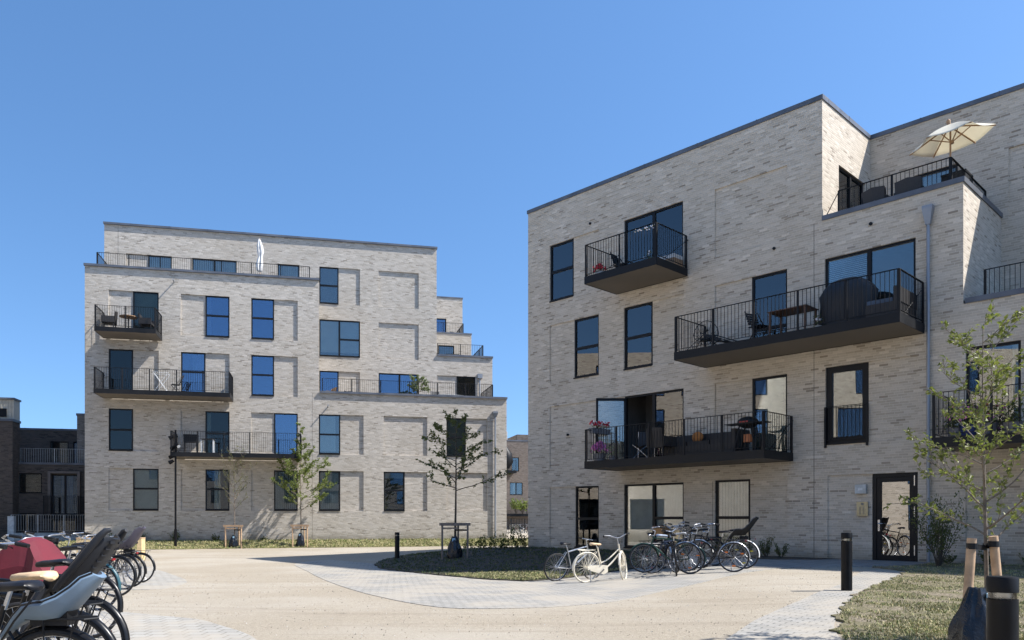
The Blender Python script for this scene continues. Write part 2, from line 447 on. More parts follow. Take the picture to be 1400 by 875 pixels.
# ================================================================== RIGHT BUILDING
def right_building():
    b = thing('apartment_building', 'stepped pale brick apartment block on the right with four black balconies and glazed street door', 'building', FR.P, FR.rz)
    S = 3.4; E = 27.; BK = 13.
    win = [  # u0,u1,z0,z1, options
        (1.11, 2.25, 9.20, 11.30, dict(trans=[.52], blind=('roller', 0, 1, 1.0))),
        (4.52, 6.84, 9.03, 11.30, dict(cols=[.505], blind=('vertical', 0, 1, .25), sill=False)),
        (2.28, 3.43, 6.21, 8.33, dict(trans=[.50], blind=('curtain', 0, .3))),
        (4.51, 5.66, 6.21, 8.33, dict(trans=[.50], blind=('curtain', 0, .28))),
        (9.18, 10.29, 6.05, 8.33, dict(trans=[.30], blind=('curtain', 0, .25), sill=False)),
        (11.37, 13.70, 6.05, 8.34, dict(cols=[.5], blind=('slats', 0, .45, .9), sill=False)),
        (4.52, 6.86, 3.02, 5.31, dict(cols=[.5], open_col=0, sill=False)),
        (9.19, 10.29, 3.02, 5.31, dict(blind=('roller', 0, 1, .98), sill=False)),
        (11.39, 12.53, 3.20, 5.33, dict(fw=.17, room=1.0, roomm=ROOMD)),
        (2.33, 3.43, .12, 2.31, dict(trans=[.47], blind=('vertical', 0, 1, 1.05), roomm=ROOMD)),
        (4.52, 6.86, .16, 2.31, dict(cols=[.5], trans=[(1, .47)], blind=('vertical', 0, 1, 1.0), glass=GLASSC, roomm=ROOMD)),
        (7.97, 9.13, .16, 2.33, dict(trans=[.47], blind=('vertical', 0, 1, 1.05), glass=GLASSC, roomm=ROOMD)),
        (14.83, 15.98, 3.02, 5.34, dict(blind=('curtain', .8, 1), sill=False)),
        (17.2, 18.35, .2, 2.32, dict(trans=[.47])),
    ]
    d0 = (12.62, 13.75, .02, 2.34)
    holes = [w[:4] for w in win] + [d0]
    rec = [(2.25, 3.43, 9.20, 11.30), (7.97, 10.29, 9.20, 11.30), (1.11, 2.28, 6.21, 8.33), (5.66, 6.86, 6.21, 8.33), (7.97, 9.18, 6.05, 8.33),
           (1.11, 4.52, 3.02, 5.31), (1.11, 2.33, .12, 2.31), (7.97, 9.19, 3.02, 5.31), (12.53, 13.75, 3.20, 5.33), (9.13, 10.29, .16, 2.33), (11.45, 12.62, .05, 2.34),
           (14.83, 15.98, .1, 2.33), (17.2, 18.35, 3.1, 5.33)]
    rec = [(*r, .04) for r in rec]
    w = MB()
    facade(w, Z0, X_, Y_, 0, 11.3, -1.2, 12.82, holes, rec)
    facade(w, Z0, X_, Y_, 11.3, 14.78, -1.2, 9.42, holes, rec)
    facade(w, Z0, X_, Y_, 14.78, E, -1.2, 6.42, holes, rec)
    # end wall facing the gap, back and far end
    facade(w, (0, 0, 0), Y_, X_, 0, BK, -1.2, 12.82); facade(w, (0, BK, 0), X_, -Y_, 0, E, -1.2, 12.82); facade(w, (E, 0, 0), Y_, -X_, 0, BK, -1.2, 6.42)
    facade(w, (E, S, 0), Y_, -X_, 0, BK - S, 6.42, 12.82)
    # upper storeys set back behind the terraces
    facade(w, (11.3, 0, 0), Y_, -X_, 0, S, 8.8, 12.82, [(1.1, 3.0, 9.12, 11.33)])
    facade(w, (14.78, 0, 0), Y_, -X_, 0, S, 5.8, 9.42)
    facade(w, (0, S, 0), X_, Y_, 11.3, 14.78, 8.8, 12.82, [(12.55, 13.70, 9.12, 11.30)])
    facade(w, (0, S, 0), X_, Y_, 14.78, E, 5.8, 12.82, [(17.2, 18.4, 6.2, 8.3)], [(14.95, 15.98, 9.2, 11.30, .05), (17.2, 19.4, 9.2, 11.3, .05)])
    # parapet backs
    w.box(11.36, 14.5, .3, .31, 8.9, 9.40); w.box(15.05, E - .3, .3, .31, 5.9, 6.40)
    w.build('wall', BRICK, b)
    r = MB()
    r.box(.02, 11.28, .02, BK - .02, 12.4, 12.5); r.box(11.3, E - .02, S + .02, BK - .02, 12.4, 12.5)
    r.build('roof', ROOFM, b)
    r = MB(); r.box(11.32, 14.76, .02, S - .02, 8.9, 9.1); r.box(14.8, E - .02, .02, S - .02, 5.9, 6.1); r.build('terrace_deck', DECK, b)
    c = SepMB(); c.par = b
    coping(c, Z0, X_, Y_, -.035, 11.33, 12.93); coping(c, (11.3, 0, 0), Y_, -X_, .362, S, 12.93); coping(c, (0, S, 0), X_, Y_, 11.335, E, 12.93)
    coping(c, Z0, Y_, X_, .362, BK, 12.93)
    coping(c, Z0, X_, Y_, 11.302, 14.815, 9.55); coping(c, (14.78, 0, 0), Y_, -X_, .362, S - .002, 9.55)
    coping(c, Z0, X_, Y_, 14.83, E, 6.55)
    c.build('coping', ZINC, b)
    for (u0, u1, z0, z1, k) in win: window(b, Z0, X_, Y_, u0, u1, z0, z1, **k)
    window(b, (11.3, 0, 0), Y_, -X_, 1.1, 3.0, 9.12, 11.33, cols=[.5], sill=False, blind=('curtain', 0, .4), glass=GLASS)
    window(b, (0, S, 0), X_, Y_, 12.55, 13.70, 9.12, 11.30, sill=False, blind=('roller', 0, 1, 1.))
    window(b, (0, S, 0), X_, Y_, 17.2, 18.4, 6.2, 8.3)
    # opened balcony door leaf standing out over the balcony
    lf = MB(); hinge = Vector((4.58, .03, 0)); a = R(180 + 47)
    dx, dy = math.cos(a), math.sin(a)
    def pt(t, z): return (hinge.x + dx * t, hinge.y + dy * t, z)
    for z in (3.12, 5.20): lf.bar(pt(0, z), pt(1.02, z), .06, .09)
    for t in (.035, .985): lf.bar(pt(t, 3.1), pt(t, 5.24), .06, .07, (dx, dy, 0))
    lo = lf.build('balcony_door', FRAME, b); lo['label'] = 'glazed balcony door swung open'
    g = MB(); g.bar(pt(.07, 4.17), pt(.95, 4.17), .012, 2.0); g.build('pane', GLASS, lo)
    # entrance door
    d = MB(); u0, u1, z0, z1 = d0
    y0 = .05
    d.box(u0 + .004, u0 + .10, y0, y0 + .1, z0, z1 - .004); d.box(u1 - .10, u1 - .004, y0, y0 + .1, z0, z1 - .004); d.box(u0 + .10, u1 - .10, y0, y0 + .1, z1 - .10, z1 - .004)
    d.box(u0 + .105, u0 + .22, y0 + .02, y0 + .09, z0 + .02, z1 - .105); d.box(u1 - .22, u1 - .105, y0 + .02, y0 + .09, z0 + .02, z1 - .105)
    d.box(u0 + .22, u1 - .22, y0 + .02, y0 + .09, z1 - .23, z1 - .105); d.box(u0 + .22, u1 - .22, y0 + .02, y0 + .09, z0 + .02, z0 + .17)
    do = d.build('entrance_door', FRAME, b); do['label'] = 'black street door with one tall glass pane'
    g = MB(); g.box(u0 + .221, u1 - .221, y0 + .05, y0 + .06, z0 + .171, z1 - .231); g.build('pane', glass_mat('door_glass', (.35, .37, .38), 3.2), do)
    h = MB(); h.tube([(u0 + .16, y0 + .01, 1.02), (u0 + .16, y0 - .05, 1.02), (u0 + .27, y0 - .05, 1.02)], .011); h.box(u0 + .135, u0 + .185, y0 + .008, y0 + .02, .82, 1.12)
    for z in (.2, 1.2, 2.0): h.box(u1 - .105, u1 - .085, y0 - .006, y0 - .001, z, z + .26)
    h.build('handle', M('steel_brushed', (.6, .6, .6), .3, .9), do)
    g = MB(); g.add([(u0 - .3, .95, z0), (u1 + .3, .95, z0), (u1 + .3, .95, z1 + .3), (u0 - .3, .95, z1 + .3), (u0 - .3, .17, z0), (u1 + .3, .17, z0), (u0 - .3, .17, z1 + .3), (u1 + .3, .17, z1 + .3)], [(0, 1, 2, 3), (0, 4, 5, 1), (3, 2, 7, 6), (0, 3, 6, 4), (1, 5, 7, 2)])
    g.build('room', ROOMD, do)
    # lamp box and intercom beside the door
    l = MB(); l.box(12.22, 12.50, -.09, -.001, 1.82, 2.06); lo = l.build('wall_lamp', M('lamp_box_grey', (.45, .48, .48), .5), b)
    l = MB(); l.box(12.30, 12.42, -.094, -.0905, 1.905, 1.975); l.build('diffuser', M('lamp_diffuser', (.65, .68, .68), .4), lo)
    l = MB(); l.box(12.24, 12.53, -.02, -.001, 1.22, 1.60); lo = l.build('intercom_panel', M('brass_panel', (.42, .36, .22), .4, .35), b)
    l = MB()
    for i in range(6): l.box(12.31, 12.345, -.026, -.0205, 1.27 + i * .035, 1.29 + i * .035); l.box(12.40, 12.435, -.026, -.0205, 1.27 + i * .035, 1.29 + i * .035)
    l.box(12.35, 12.42, -.026, -.0205, 1.51, 1.57); l.build('button', M('panel_grey', (.2, .19, .16), .5), lo)
    # juliet rail, terrace rails
    for (pts, z, lb) in (([(11.39, -.04), (12.53, -.04)], 3.22, 'juliet guard rail in front of a tall window'), ):
        m = MB(); railing(m, pts, z, 1.0, 1.1); m.build('railing', STEEL, b)
    m = MB(); railing(m, [(11.62, .30), (14.42, .30), (14.42, S - .1)], 9.42, .82); m.tube([(11.62, .30, 10.2), (11.33, .1, 9.5)], .012); m.build('railing', STEEL, b)
    m = MB(); railing(m, [(15.15, .32), (E - .5, .32)], 6.42, .82); m.build('railing', STEEL, b)
    balcony(b, 4.25, 7.05, 8.82); balcony(b, 7.67, 13.93, 5.83); balcony(b, 4.25, 10.5, 2.78); balcony(b, 14.56, 20.5, 2.80, D=1.6)
    # downpipe with hopper
    p = MB(); p.tube([(14.02, -.09, .05), (14.02, -.09, 8.72)], .041, 12)
    for z in (1.2, 3.2, 5.2, 7.2): p.tube([(14.02, -.09, z), (14.02, -.09, z + .05)], .05, 12)
    p.loft([[(14.02 + sx * q, -.10 + sy * q * .8, z) for sx, sy in ((-1, -1), (1, -1), (1, 1), (-1, 1))] for q, z in ((.055, 8.55), (.12, 8.95), (.12, 9.02), (.0, 9.02))], close=True)
    p.build('downpipe', ZINCP, b)
    joints(b, [(11.07, -.3, 9.40, 0), (7.9, -.3, 2.3, 0)])
    for u, z in ((3.05, 11.6), (12.6, 8.98), (2.0, 4.2), (9.9, 9.0)): v = MB(); v.tube([(u, -.035, z), (u, .02, z)], .045, 10); v.build('wall_vent', FRAME, b)
    return b
BR = right_building()

# ================================================================== LEFT BUILDING
def left_building():
    b = thing('apartment_building', 'sunlit stepped pale brick apartment block on the left with three black balconies', 'building', FL.P, FL.rz)
    S = 3.65; T = [3.69, 6.70, 9.70, 12.67, 15.71]; h = 2.12; hd = 2.28
    c = [1.10, 2.23, 3.46, 4.52, 5.71, 6.90, 7.98, 9.13, 10.34, 11.43, 12.55, 13.78, 14.86, 16.0, 17.23, 18.29, 19.39, 20.6]
    front = []; rec = []
    def W(i, fl, kind='w', **k):
        z1 = T[fl]; z0 = z1 - (h if kind == 'w' else hd)
        front.append((c[i], c[i + 1], z0, z1, dict(sill=(kind == 'w'), **k)))
    def Rc(i, fl, n=1): rec.append((c[i], c[i + n], T[fl] - h, T[fl]))
    rb = ('roller', 0, 1, 1.)
    W(1, 0, trans=[.52], blind=rb); W(4, 0, trans=[.52], blind=('curtain', .35, .6)); W(7, 0, blind=('vertical', 0, 1, .7)); W(9, 0, blind=('vertical', .1, .9, .2), roomm=ROOMD); W(12, 0, trans=[.52], blind=('roller', 0, 1, .15), roomm=ROOMD)
    W(0, 1, trans=[.5], roomm=ROOMD, glass=GLASSD); W(4, 1, 'd', trans=[.5], roomm=ROOMD, glass=GLASSD, blind=('curtain', 0, .2)); W(7, 1, 'd', glass=GLASSB); W(9, 1, trans=[.5], blind=('roller', 0, .8, .9)); W(15, 1, trans=[.5], blind=rb, glass=GLASSD)
    W(0, 2, 'd', roomm=ROOMD, glass=GLASSD); W(3, 2, 'd', trans=[.56], blind=('curtain', .45, 1), glass=GLASSB); W(6, 2, trans=[.52], glass=GLASSB, roomm=ROOMD)
    W(1, 3, 'd', blind=('roller', 0, 1, .8), glass=GLASSD); W(4, 3, trans=[.52], glass=GLASSB, blind=('curtain', 0, .22)); W(6, 3, trans=[.52], glass=GLASSB, roomm=ROOMD)
    Rc(0, 0); Rc(3, 0); Rc(6, 0); Rc(10, 0); Rc(13, 0); Rc(15, 0, 2)
    Rc(1, 1); Rc(3, 1); Rc(6, 1); Rc(10, 1); Rc(12, 1, 2); Rc(16, 1)
    Rc(1, 2); Rc(4, 2); Rc(7, 2); Rc(0, 3); Rc(3, 3); Rc(7, 3)
    rec_ = [(*r, .078) for r in rec]; holes = [w[:4] for w in front]
    w = MB()
    facade(w, Z0, X_, Y_, 0, 11.43, -1, 13.80, holes, rec_, .085); facade(w, Z0, X_, Y_, 11.43, 21.7, -1, 7.83, holes, rec_, .085)
    facade(w, Z0, Y_, X_, 0, 17., -1, 13.80); facade(w, Z0, Y_, X_, S, 17., 13.80, 17.22)
    facade(w, (21.7, 0, 0), Y_, -X_, 0, 17, -1, 7.83); facade(w, (21.7, 0, 0), Y_, -X_, S, 17, 7.83, 10.86); facade(w, (21.7, 0, 0), Y_, -X_, 10.3, 17, 10.86, 13.8); facade(w, (21.7, 0, 0), Y_, -X_, 13.7, 17, 13.8, 17.2)
    facade(w, (0, 17, 0), X_, -Y_, 0, 21.7, -1, 17.2)
    facade(w, (11.43, 0, 0), Y_, -X_, 0, S, 7.4, 13.80)
    # set-back storeys
    sb = [(2.23, 3.46, T[4] - hd, T[4], dict(sill=False, blind=('vertical', 0, 1, .2))), (4.52, 6.90, T[4] - hd, T[4], dict(cols=[.5], sill=False, blind=('vertical', 0, 1, .2))), (9.13, 10.34, T[4] - hd, T[4], dict(sill=False, blind=('vertical', 0, 1, .2))),
          (11.46, 12.55, T[4] - h, T[4], dict(trans=[.5], blind=('slats', 0, 1, 1.))), (11.46, 13.78, T[3] - h, T[3], dict(cols=[.49], trans=[(1, .48)], blind=('roller', 0, 1, .86))),
          (11.46, 12.55, T[2] - 1.6, T[2], dict(glass=GLASSB)), (14.86, 17.22, T[2] - hd, T[2], dict(cols=[.52], sill=False, glass=GLASSB, roomm=ROOMD, blind=('curtain', .5, .62))), (19.51, 20.65, T[2] - hd, T[2], dict(trans=[.1], sill=False, roomm=ROOMD, glass=GLASSD))]
    rs = [(12.55, 13.78, T[4] - h, T[4]), (14.86, 17.22, T[4] - h, T[4]), (14.86, 17.22, T[3] - h, T[3]), (12.55, 13.78, T[2] - h, T[2]), (18.32, 19.51, T[2] - h, T[2]), (1.1, 2.23, T[4] - h, T[4])]
    rs = [(*r, .078) for r in rs]; hs = [q[:4] for q in sb]
    P = (0, S, 0)
    facade(w, P, X_, Y_, 0, 18.29, 13.3, 17.22, hs, rs, .085); facade(w, P, X_, Y_, 11.43, 18.29, 7.3, 13.3, hs, rs, .085); facade(w, P, X_, Y_, 18.29, 21.7, 7.3, 10.86, hs, rs, .085)
    facade(w, (18.29, S, 0), Y_, -X_, 0, 10.05, 10.4, 17.22)
    h3 = [(19.4, 20.5, 10.86, 13.0)]; h4 = [(19.6, 20.45, 14.0, 15.9)]
    facade(w, (0, 10.3, 0), X_, Y_, 18.29, 21.7, 10.4, 13.8, h3); facade(w, (0, 13.7, 0), X_, Y_, 18.29, 21.7, 13.4, 17.2, [(19.4, 20.5, 13.9, 15.7)])
    w.box(.3, 11.1, .3, .31, 13.2, 13.78); w.box(11.5, 21.4, .3, .31, 7.3, 7.81)
    w.build('wall', BRICKL, b)
    r = MB(); r.box(.02, 18.27, S + .02, 16.9, 16.8, 16.9); r.box(18.3, 21.6, 13.72, 16.9, 16.8, 16.9); r.build('roof', ROOFM, b)
    r = MB(); r.box(.02, 11.41, .02, S - .02, 13.2, 13.4); r.box(11.45, 21.68, .02, S - .02, 7.2, 7.4); r.box(18.31, 21.68, S + .02, 10.28, 10.3, 10.4); r.box(18.31, 21.68, 10.32, 13.68, 13.2, 13.4); r.build('terrace_deck', DECK, b)
    k = SepMB(); k.par = b
    coping(k, Z0, X_, Y_, -.035, 11.46, 13.91, .11, .36, .10); coping(k, Z0, X_, Y_, 11.47, 21.73, 7.94, .11, .36, .10); coping(k, P, X_, Y_, -.035, 18.33, 17.33, .11, .36, .10)
    coping(k, P, X_, Y_, 18.335, 21.73, 10.96, .11, .36, .08); coping(k, (0, 10.3, 0), X_, Y_, 18.29, 21.73, 13.9, .1); coping(k, (0, 13.7, 0), X_, Y_, 18.29, 21.73, 17.3, .1)
    coping(k, Z0, Y_, X_, .362, S, 13.91, .11); coping(k, P, Y_, X_, .362, 13, 17.33, .11); coping(k, (21.7, 0, 0), Y_, -X_, .362, 16, 7.94, .11)
    k.build('coping', ZINC, b)
    for (u0, u1, z0, z1, kk) in front: window(b, Z0, X_, Y_, u0, u1, z0, z1, depth_=.065, **kk)
    for (u0, u1, z0, z1, kk) in sb: window(b, P, X_, Y_, u0, u1, z0, z1, depth_=.065, **kk)
    window(b, (0, 10.3, 0), X_, Y_, 19.4, 20.5, 10.86, 13.0, sill=False); window(b, (0, 13.7, 0), X_, Y_, 19.4, 20.5, 13.9, 15.7, sill=False, glass=GLASSB)
    m = MB(); railing(m, [(.45, S - .1), (.45, .45), (10.95, .45)], 13.85, .80, 1.5); m.build('railing', STEEL, b)
    m = MB(); railing(m, [(11.6, .45), (21.0, .45), (21.0, S - .1)], 7.88, .82, 1.5); m.build('railing', STEEL, b)
    m = MB(); railing(m, [(18.4, S + .4), (21.2, S + .4), (21.2, 10.2)], 10.9, .8); m.build('railing', STEEL, b)
    m = MB(); railing(m, [(18.4, 10.7), (21.2, 10.7), (21.2, 13.6)], 13.85, .8); m.build('railing', STEEL, b)
    balcony(b, .87, 3.64, 10.2, D=1.7, th=.22); balcony(b, .84, 7.1, 7.2, D=1.7, th=.22); balcony(b, 4.3, 10.55, 4.21, D=1.7, th=.22)
    p = MB(); p.tube([(21.03, -.09, .02), (21.03, -.09, 6.95)], .05, 12)
    p.loft([[(21.03 + sx * q, -.10 + sy * q * .8, z) for sx, sy in ((-1, -1), (1, -1), (1, 1), (-1, 1))] for q, z in ((.055, 6.8), (.14, 7.02), (.14, 7.12), (.0, 7.12))], close=True)
    p.tube([(20.9, S - .09, 7.5), (20.9, S - .09, 9.6)], .04, 10); p.box(20.75, 21.05, S - .2, S - .001, 9.6, 9.85)
    p.build('downpipe', ZINCP, b)
    joints(b, [(11.09, -.3, 7.8, 0), (.7, 13.9, 17.2, S)])
    for u, z in ((4.2, 13.25), (11.9, 7.1)): v = MB(); v.tube([(u, -.3, z + .05), (u, .02, z)], .03, 10); v.build('overflow_spout', ZINCP, b)
    return b
BL = left_building()

# ================================================================== ground
GXS = sorted(set([-600, -300, -150, -100, -70, -55, -45, -38, -33, -29] + [-26 + .5 * i for i in range(105)] + [29, 33, 38, 45, 55, 70, 100, 150, 300, 600]))
GYS = sorted(set([-400, -200, -100, -60, -40, -28, -20, -15, -10, -6, -3] + [-1 + .5 * i for i in range(101)] + [52, 55, 60, 66, 74, 85, 100, 130, 180, 300, 600]))
def ground_mats():
    # worn, sandy gravel surface
    m, nt, out = newmat('gravel_beige'); co = objco(nt)
    f1 = noise(nt, co, 55, 4, .7); f2 = noise(nt, co, 1.1, 4, .6); f3 = noise(nt, co, .22, 3); f4 = noise(nt, co, 260, 2)
    c = mixc(nt, sstep(nt, f1, .32, .68), (.265, .225, .168, 1), (.445, .39, .305, 1))
    f5 = noise(nt, co, 17, 3, .75)
    c = mixc(nt, sstep(nt, f5, .36, .64, 0, .42), c, (.23, .195, .15, 1))
    c = mixc(nt, sstep(nt, f4, .38, .30, 0, .55), c, (.16, .125, .09, 1))
    c = mixc(nt, sstep(nt, f2, .35, .7, 0, .25), c, (.30, .26, .205, 1))
    c = mixc(nt, sstep(nt, f3, .40, .65, 0, .35), c, (.47, .435, .375, 1))
    # wheel and foot tracks: long faint darker streaks, and a few damp or oily spots
    mp = nt.nodes.new('ShaderNodeMapping'); mp.inputs['Rotation'].default_value = (0, 0, R(14)); mp.inputs['Scale'].default_value = (.16, 1.9, 1); link(nt, co, mp.inputs[0])
    tr_ = noise(nt, mp.outputs[0], 1.3, 3, .6)
    c = mixc(nt, sstep(nt, tr_, .54, .66, 0, .36), c, (.24, .20, .15, 1))
    sp = noise(nt, co, 2.3, 2, .4)
    c = mixc(nt, sstep(nt, sp, .70, .76, 0, .35), c, (.17, .14, .11, 1))
    nm = bump(nt, math_(nt, 'ADD', math_(nt, 'ADD', f1, f5), math_(nt, 'MULTIPLY', f4, .5)), .6, .02)
    principled(nt, out, c, .92, 0, nm, .2); g = m
    # concrete pavers
    def paver(name, bw, bh, ang, jc, c1, c2, wear=.5):
        m, nt, out = newmat(name); co = objco(nt)
        mp = nt.nodes.new('ShaderNodeMapping'); mp.inputs['Rotation'].default_value = (0, 0, ang); link(nt, co, mp.inputs[0])
        wob = nt.nodes.new('ShaderNodeTexNoise'); wob.inputs['Scale'].default_value = 2.; link(nt, co, wob.inputs['Vector'])
        br = nt.nodes.new('ShaderNodeTexBrick'); link(nt, mp.outputs[0], br.inputs['Vector'])
        br.inputs['Scale'].default_value = 1; br.inputs['Brick Width'].default_value = bw; br.inputs['Row Height'].default_value = bh
        br.inputs['Mortar Size'].default_value = .009; br.inputs['Mortar Smooth'].default_value = .3; br.offset = .5
        br.inputs['Color1'].default_value = (*c1, 1); br.inputs['Color2'].default_value = (*c2, 1); br.inputs['Mortar'].default_value = (*jc, 1)
        n1 = noise(nt, co, .9, 4); n2 = noise(nt, co, 70, 3)
        c = mixc(nt, sstep(nt, n2, .3, .7, 0, .35), br.outputs['Color'], (c1[0] * .55, c1[1] * .55, c1[2] * .53, 1))
        c = mixc(nt, sstep(nt, n1, .40, .60, 0, wear), c, (.37, .33, .27, 1))
        nm = bump(nt, math_(nt, 'SUBTRACT', 1., br.outputs['Fac']), .6, .012)
        principled(nt, out, c, .85, 0, nm, .3); return m
    p1 = paver('paver_concrete_small', .21, .105, R(38), (.10, .10, .10), (.30, .285, .255), (.37, .355, .325), .7)
    p2 = paver('paver_concrete_square', .21, .21, R(2), (.17, .155, .13), (.31, .295, .265), (.385, .37, .335), .7)
    p3 = paver('paver_door_path', .30, .30, R(-46), (.13, .12, .11), (.24, .235, .225), (.29, .285, .275), .25)
    # lawn soil with dry and green patches
    m, nt, out = newmat('lawn_soil'); co = objco(nt)
    a = noise(nt, co, .9, 5, .65); b_ = noise(nt, co, 22, 5, .75); d = noise(nt, co, 3.2, 4)
    c = mixc(nt, sstep(nt, b_, .35, .65), (.13, .105, .075, 1), (.34, .29, .215, 1))
    c = mixc(nt, math_(nt, 'MULTIPLY', sstep(nt, a, .38, .56), sstep(nt, d, .35, .6, .3, .85)), c, (.15, .145, .07, 1))
    nm = bump(nt, b_, .9, .05)
    principled(nt, out, c, .95, 0, nm, .1)
    s = m
    m, nt, out = newmat('grass_bank_soil'); co = objco(nt)
    a = noise(nt, co, 3., 5, .65); b_ = noise(nt, co, 38, 4, .7)
    c = mixc(nt, sstep(nt, b_, .35, .65), (.12, .12, .055, 1), (.25, .23, .11, 1)); c = mixc(nt, sstep(nt, a, .4, .65, 0, .5), c, (.30, .26, .15, 1))
    principled(nt, out, c, .95, 0, bump(nt, b_, .8, .04), .1)
    return g, p1, p2, p3, s, m
GRAV, PAV1, PAV2, PAV3, SOIL, BANK = ground_mats()

def base_ground():
    nx, ny = len(GXS), len(GYS)
    vs = [(x, y, gz(x, y)) for y in GYS for x in GXS]
    fs = [(j * nx + i, j * nx + i + 1, (j + 1) * nx + i + 1, (j + 1) * nx + i) for j in range(ny - 1) for i in range(nx - 1)]
    mb = MB(); mb.add(vs, fs); o = mb.build('ground', GRAV, None, True)
    tag(o, kind='structure')
base_ground()

def tri_gz(x, y):
    """height of the ground sheet itself (its grid cells, split on the same diagonal)"""
    import bisect
    i = max(0, min(len(GXS) - 2, bisect.bisect_right(GXS, x) - 1)); j = max(0, min(len(GYS) - 2, bisect.bisect_right(GYS, y) - 1))
    x0, x1, y0, y1 = GXS[i], GXS[i + 1], GYS[j], GYS[j + 1]; s, t = (x - x0) / (x1 - x0), (y - y0) / (y1 - y0)
    a, b, c, d = gz(x0, y0), gz(x1, y0), gz(x1, y1), gz(x0, y1)
    return a * (1 - s) * (1 - t) + b * s * (1 - t) + c * s * t + d * (1 - s) * t

def smooth_poly(pts, n=5, jit=0.):
    out = []; k = len(pts)
    for i in range(k):
        p0, p1, p2, p3 = [Vector(pts[(i + q) % k]) for q in (-1, 0, 1, 2)]
        for j in range(n):
            t = j / n
            q = .5 * ((2 * p1) + (-p0 + p2) * t + (2 * p0 - 5 * p1 + 4 * p2 - p3) * t * t + (-p0 + 3 * p1 - 3 * p2 + p3) * t ** 3)
            out.append((q.x + rng.uniform(-jit, jit), q.y + rng.uniform(-jit, jit)))
    return out

def zone(name, poly, dz, mat_, label=None, kind='structure', cat=None):
    bm = bmesh.new()
    vs = [bm.verts.new((x, y, 0)) for x, y in poly]
    bm.faces.new(vs)
    bmesh.ops.triangulate(bm, faces=bm.faces[:])
    xs = [p[0] for p in poly]; ys = [p[1] for p in poly]
    for g in GXS:
        if min(xs) < g < max(xs): bmesh.ops.bisect_plane(bm, geom=bm.verts[:] + bm.edges[:] + bm.faces[:], plane_co=(g, 0, 0), plane_no=(1, 0, 0), dist=1e-5)
    for g in GYS:
        if min(ys) < g < max(ys): bmesh.ops.bisect_plane(bm, geom=bm.verts[:] + bm.edges[:] + bm.faces[:], plane_co=(0, g, 0), plane_no=(0, 1, 0), dist=1e-5)
    # keep only crossing-free triangles, then drape
    bmesh.ops.recalc_face_normals(bm, faces=bm.faces[:])
    bed = [e for e in bm.edges if e.is_boundary]
    for v in bm.verts: v.co.z = tri_gz(v.co.x, v.co.y) + dz
    r = bmesh.ops.extrude_edge_only(bm, edges=bed)
    for v in [q for q in r['geom'] if isinstance(q, bmesh.types.BMVert)]: v.co.z -= dz + .03
    for f in bm.faces:
        if abs(f.normal.z) > .5 and f.normal.z < 0: f.normal_flip()
    me = bpy.data.meshes.new(name); bm.to_mesh(me); bm.free(); me.materials.append(mat_)
    o = bpy.data.objects.new(name, me); C.objects.link(o); tag(o, label, cat, None, kind); return o

def ragged(P, amp=.10):
    out = []
    for (x0, y0), (x1, y1) in zip(P, P[1:] + P[:1]):
        L_ = math.hypot(x1 - x0, y1 - y0); n = max(1, min(60, int(L_ / .15))); wall = max(FR.loc(x0, y0)[1], FR.loc(x1, y1)[1]) > -.1 or max(FL.loc(x0, y0)[1], FL.loc(x1, y1)[1]) > -.1
        for i in range(n):
            t = i / n; k = 0 if wall or (i == 0) else amp * (.6 * math.sin((x0 + (x1 - x0) * t) * 5.3 + 2.1 * math.sin((y0 + (y1 - y0) * t) * 3.7)) + rng.uniform(-.5, .5))
            out.append((x0 + (x1 - x0) * t - (y1 - y0) / L_ * k, y0 + (y1 - y0) * t + (x1 - x0) / L_ * k))
    return out
def pxpoly(pts): return [gp(x, y) for x, y in pts]
def FRp(lst): return [tuple(FR.w(u, w, 0)[:2]) for u, w in lst]
# crescent of small pavers under the bicycles
P_CRES = pxpoly([(404, 771), (452, 766), (520, 772), (560, 782), (608, 787), (660, 792), (716, 794), (790, 788), (868, 777), (960, 768), (1045, 763), (1100, 767), (1062, 777), (1015, 784), (967, 795), (911, 808), (852, 821), (790, 828), (740, 831), (677, 832.5), (614, 831.5), (567, 826), (520, 816.6), (480, 806), (448, 795), (420, 781)])
zone('paved_path', smooth_poly(P_CRES, 4), .008, PAV1)
P_R = pxpoly([(980, 900), (1020, 857), (1055, 838.7), (1091, 822.7), (1126, 807.7), (1150, 799), (1167, 788), (1190, 780), (1230, 783), (1224, 791), (1190, 803), (1167, 817), (1146, 842), (1141, 860), (1152, 880), (1160, 905)])
zone('paved_path', smooth_poly(P_R, 4), .012, PAV1)
P_DOOR = FRp([(11.9, -.03), (14.3, -.03), (14.1, -1.6), (13.0, -2.6), (11.9, -3.7), (10.9, -3.9), (9.6, -3.4), (8.2, -2.9), (8.2, -1.4), (10.6, -1.3), (11.5, -.8)])
zone('door_path', P_DOOR, .022, PAV3)
P_BL = pxpoly([(-60, 905), (-60, 850), (60, 838), (130, 836), (180, 839), (220, 843), (272, 848), (304, 857), (332, 866), (352, 878), (360, 905)])
zone('paved_path', smooth_poly(P_BL, 3), .012, PAV2)
P_ML = pxpoly([(40, 768), (150, 769), (205, 776), (254, 793), (235, 804), (180, 807), (60, 806)])
zone('paved_path', smooth_poly(P_ML, 3), .012, PAV2)
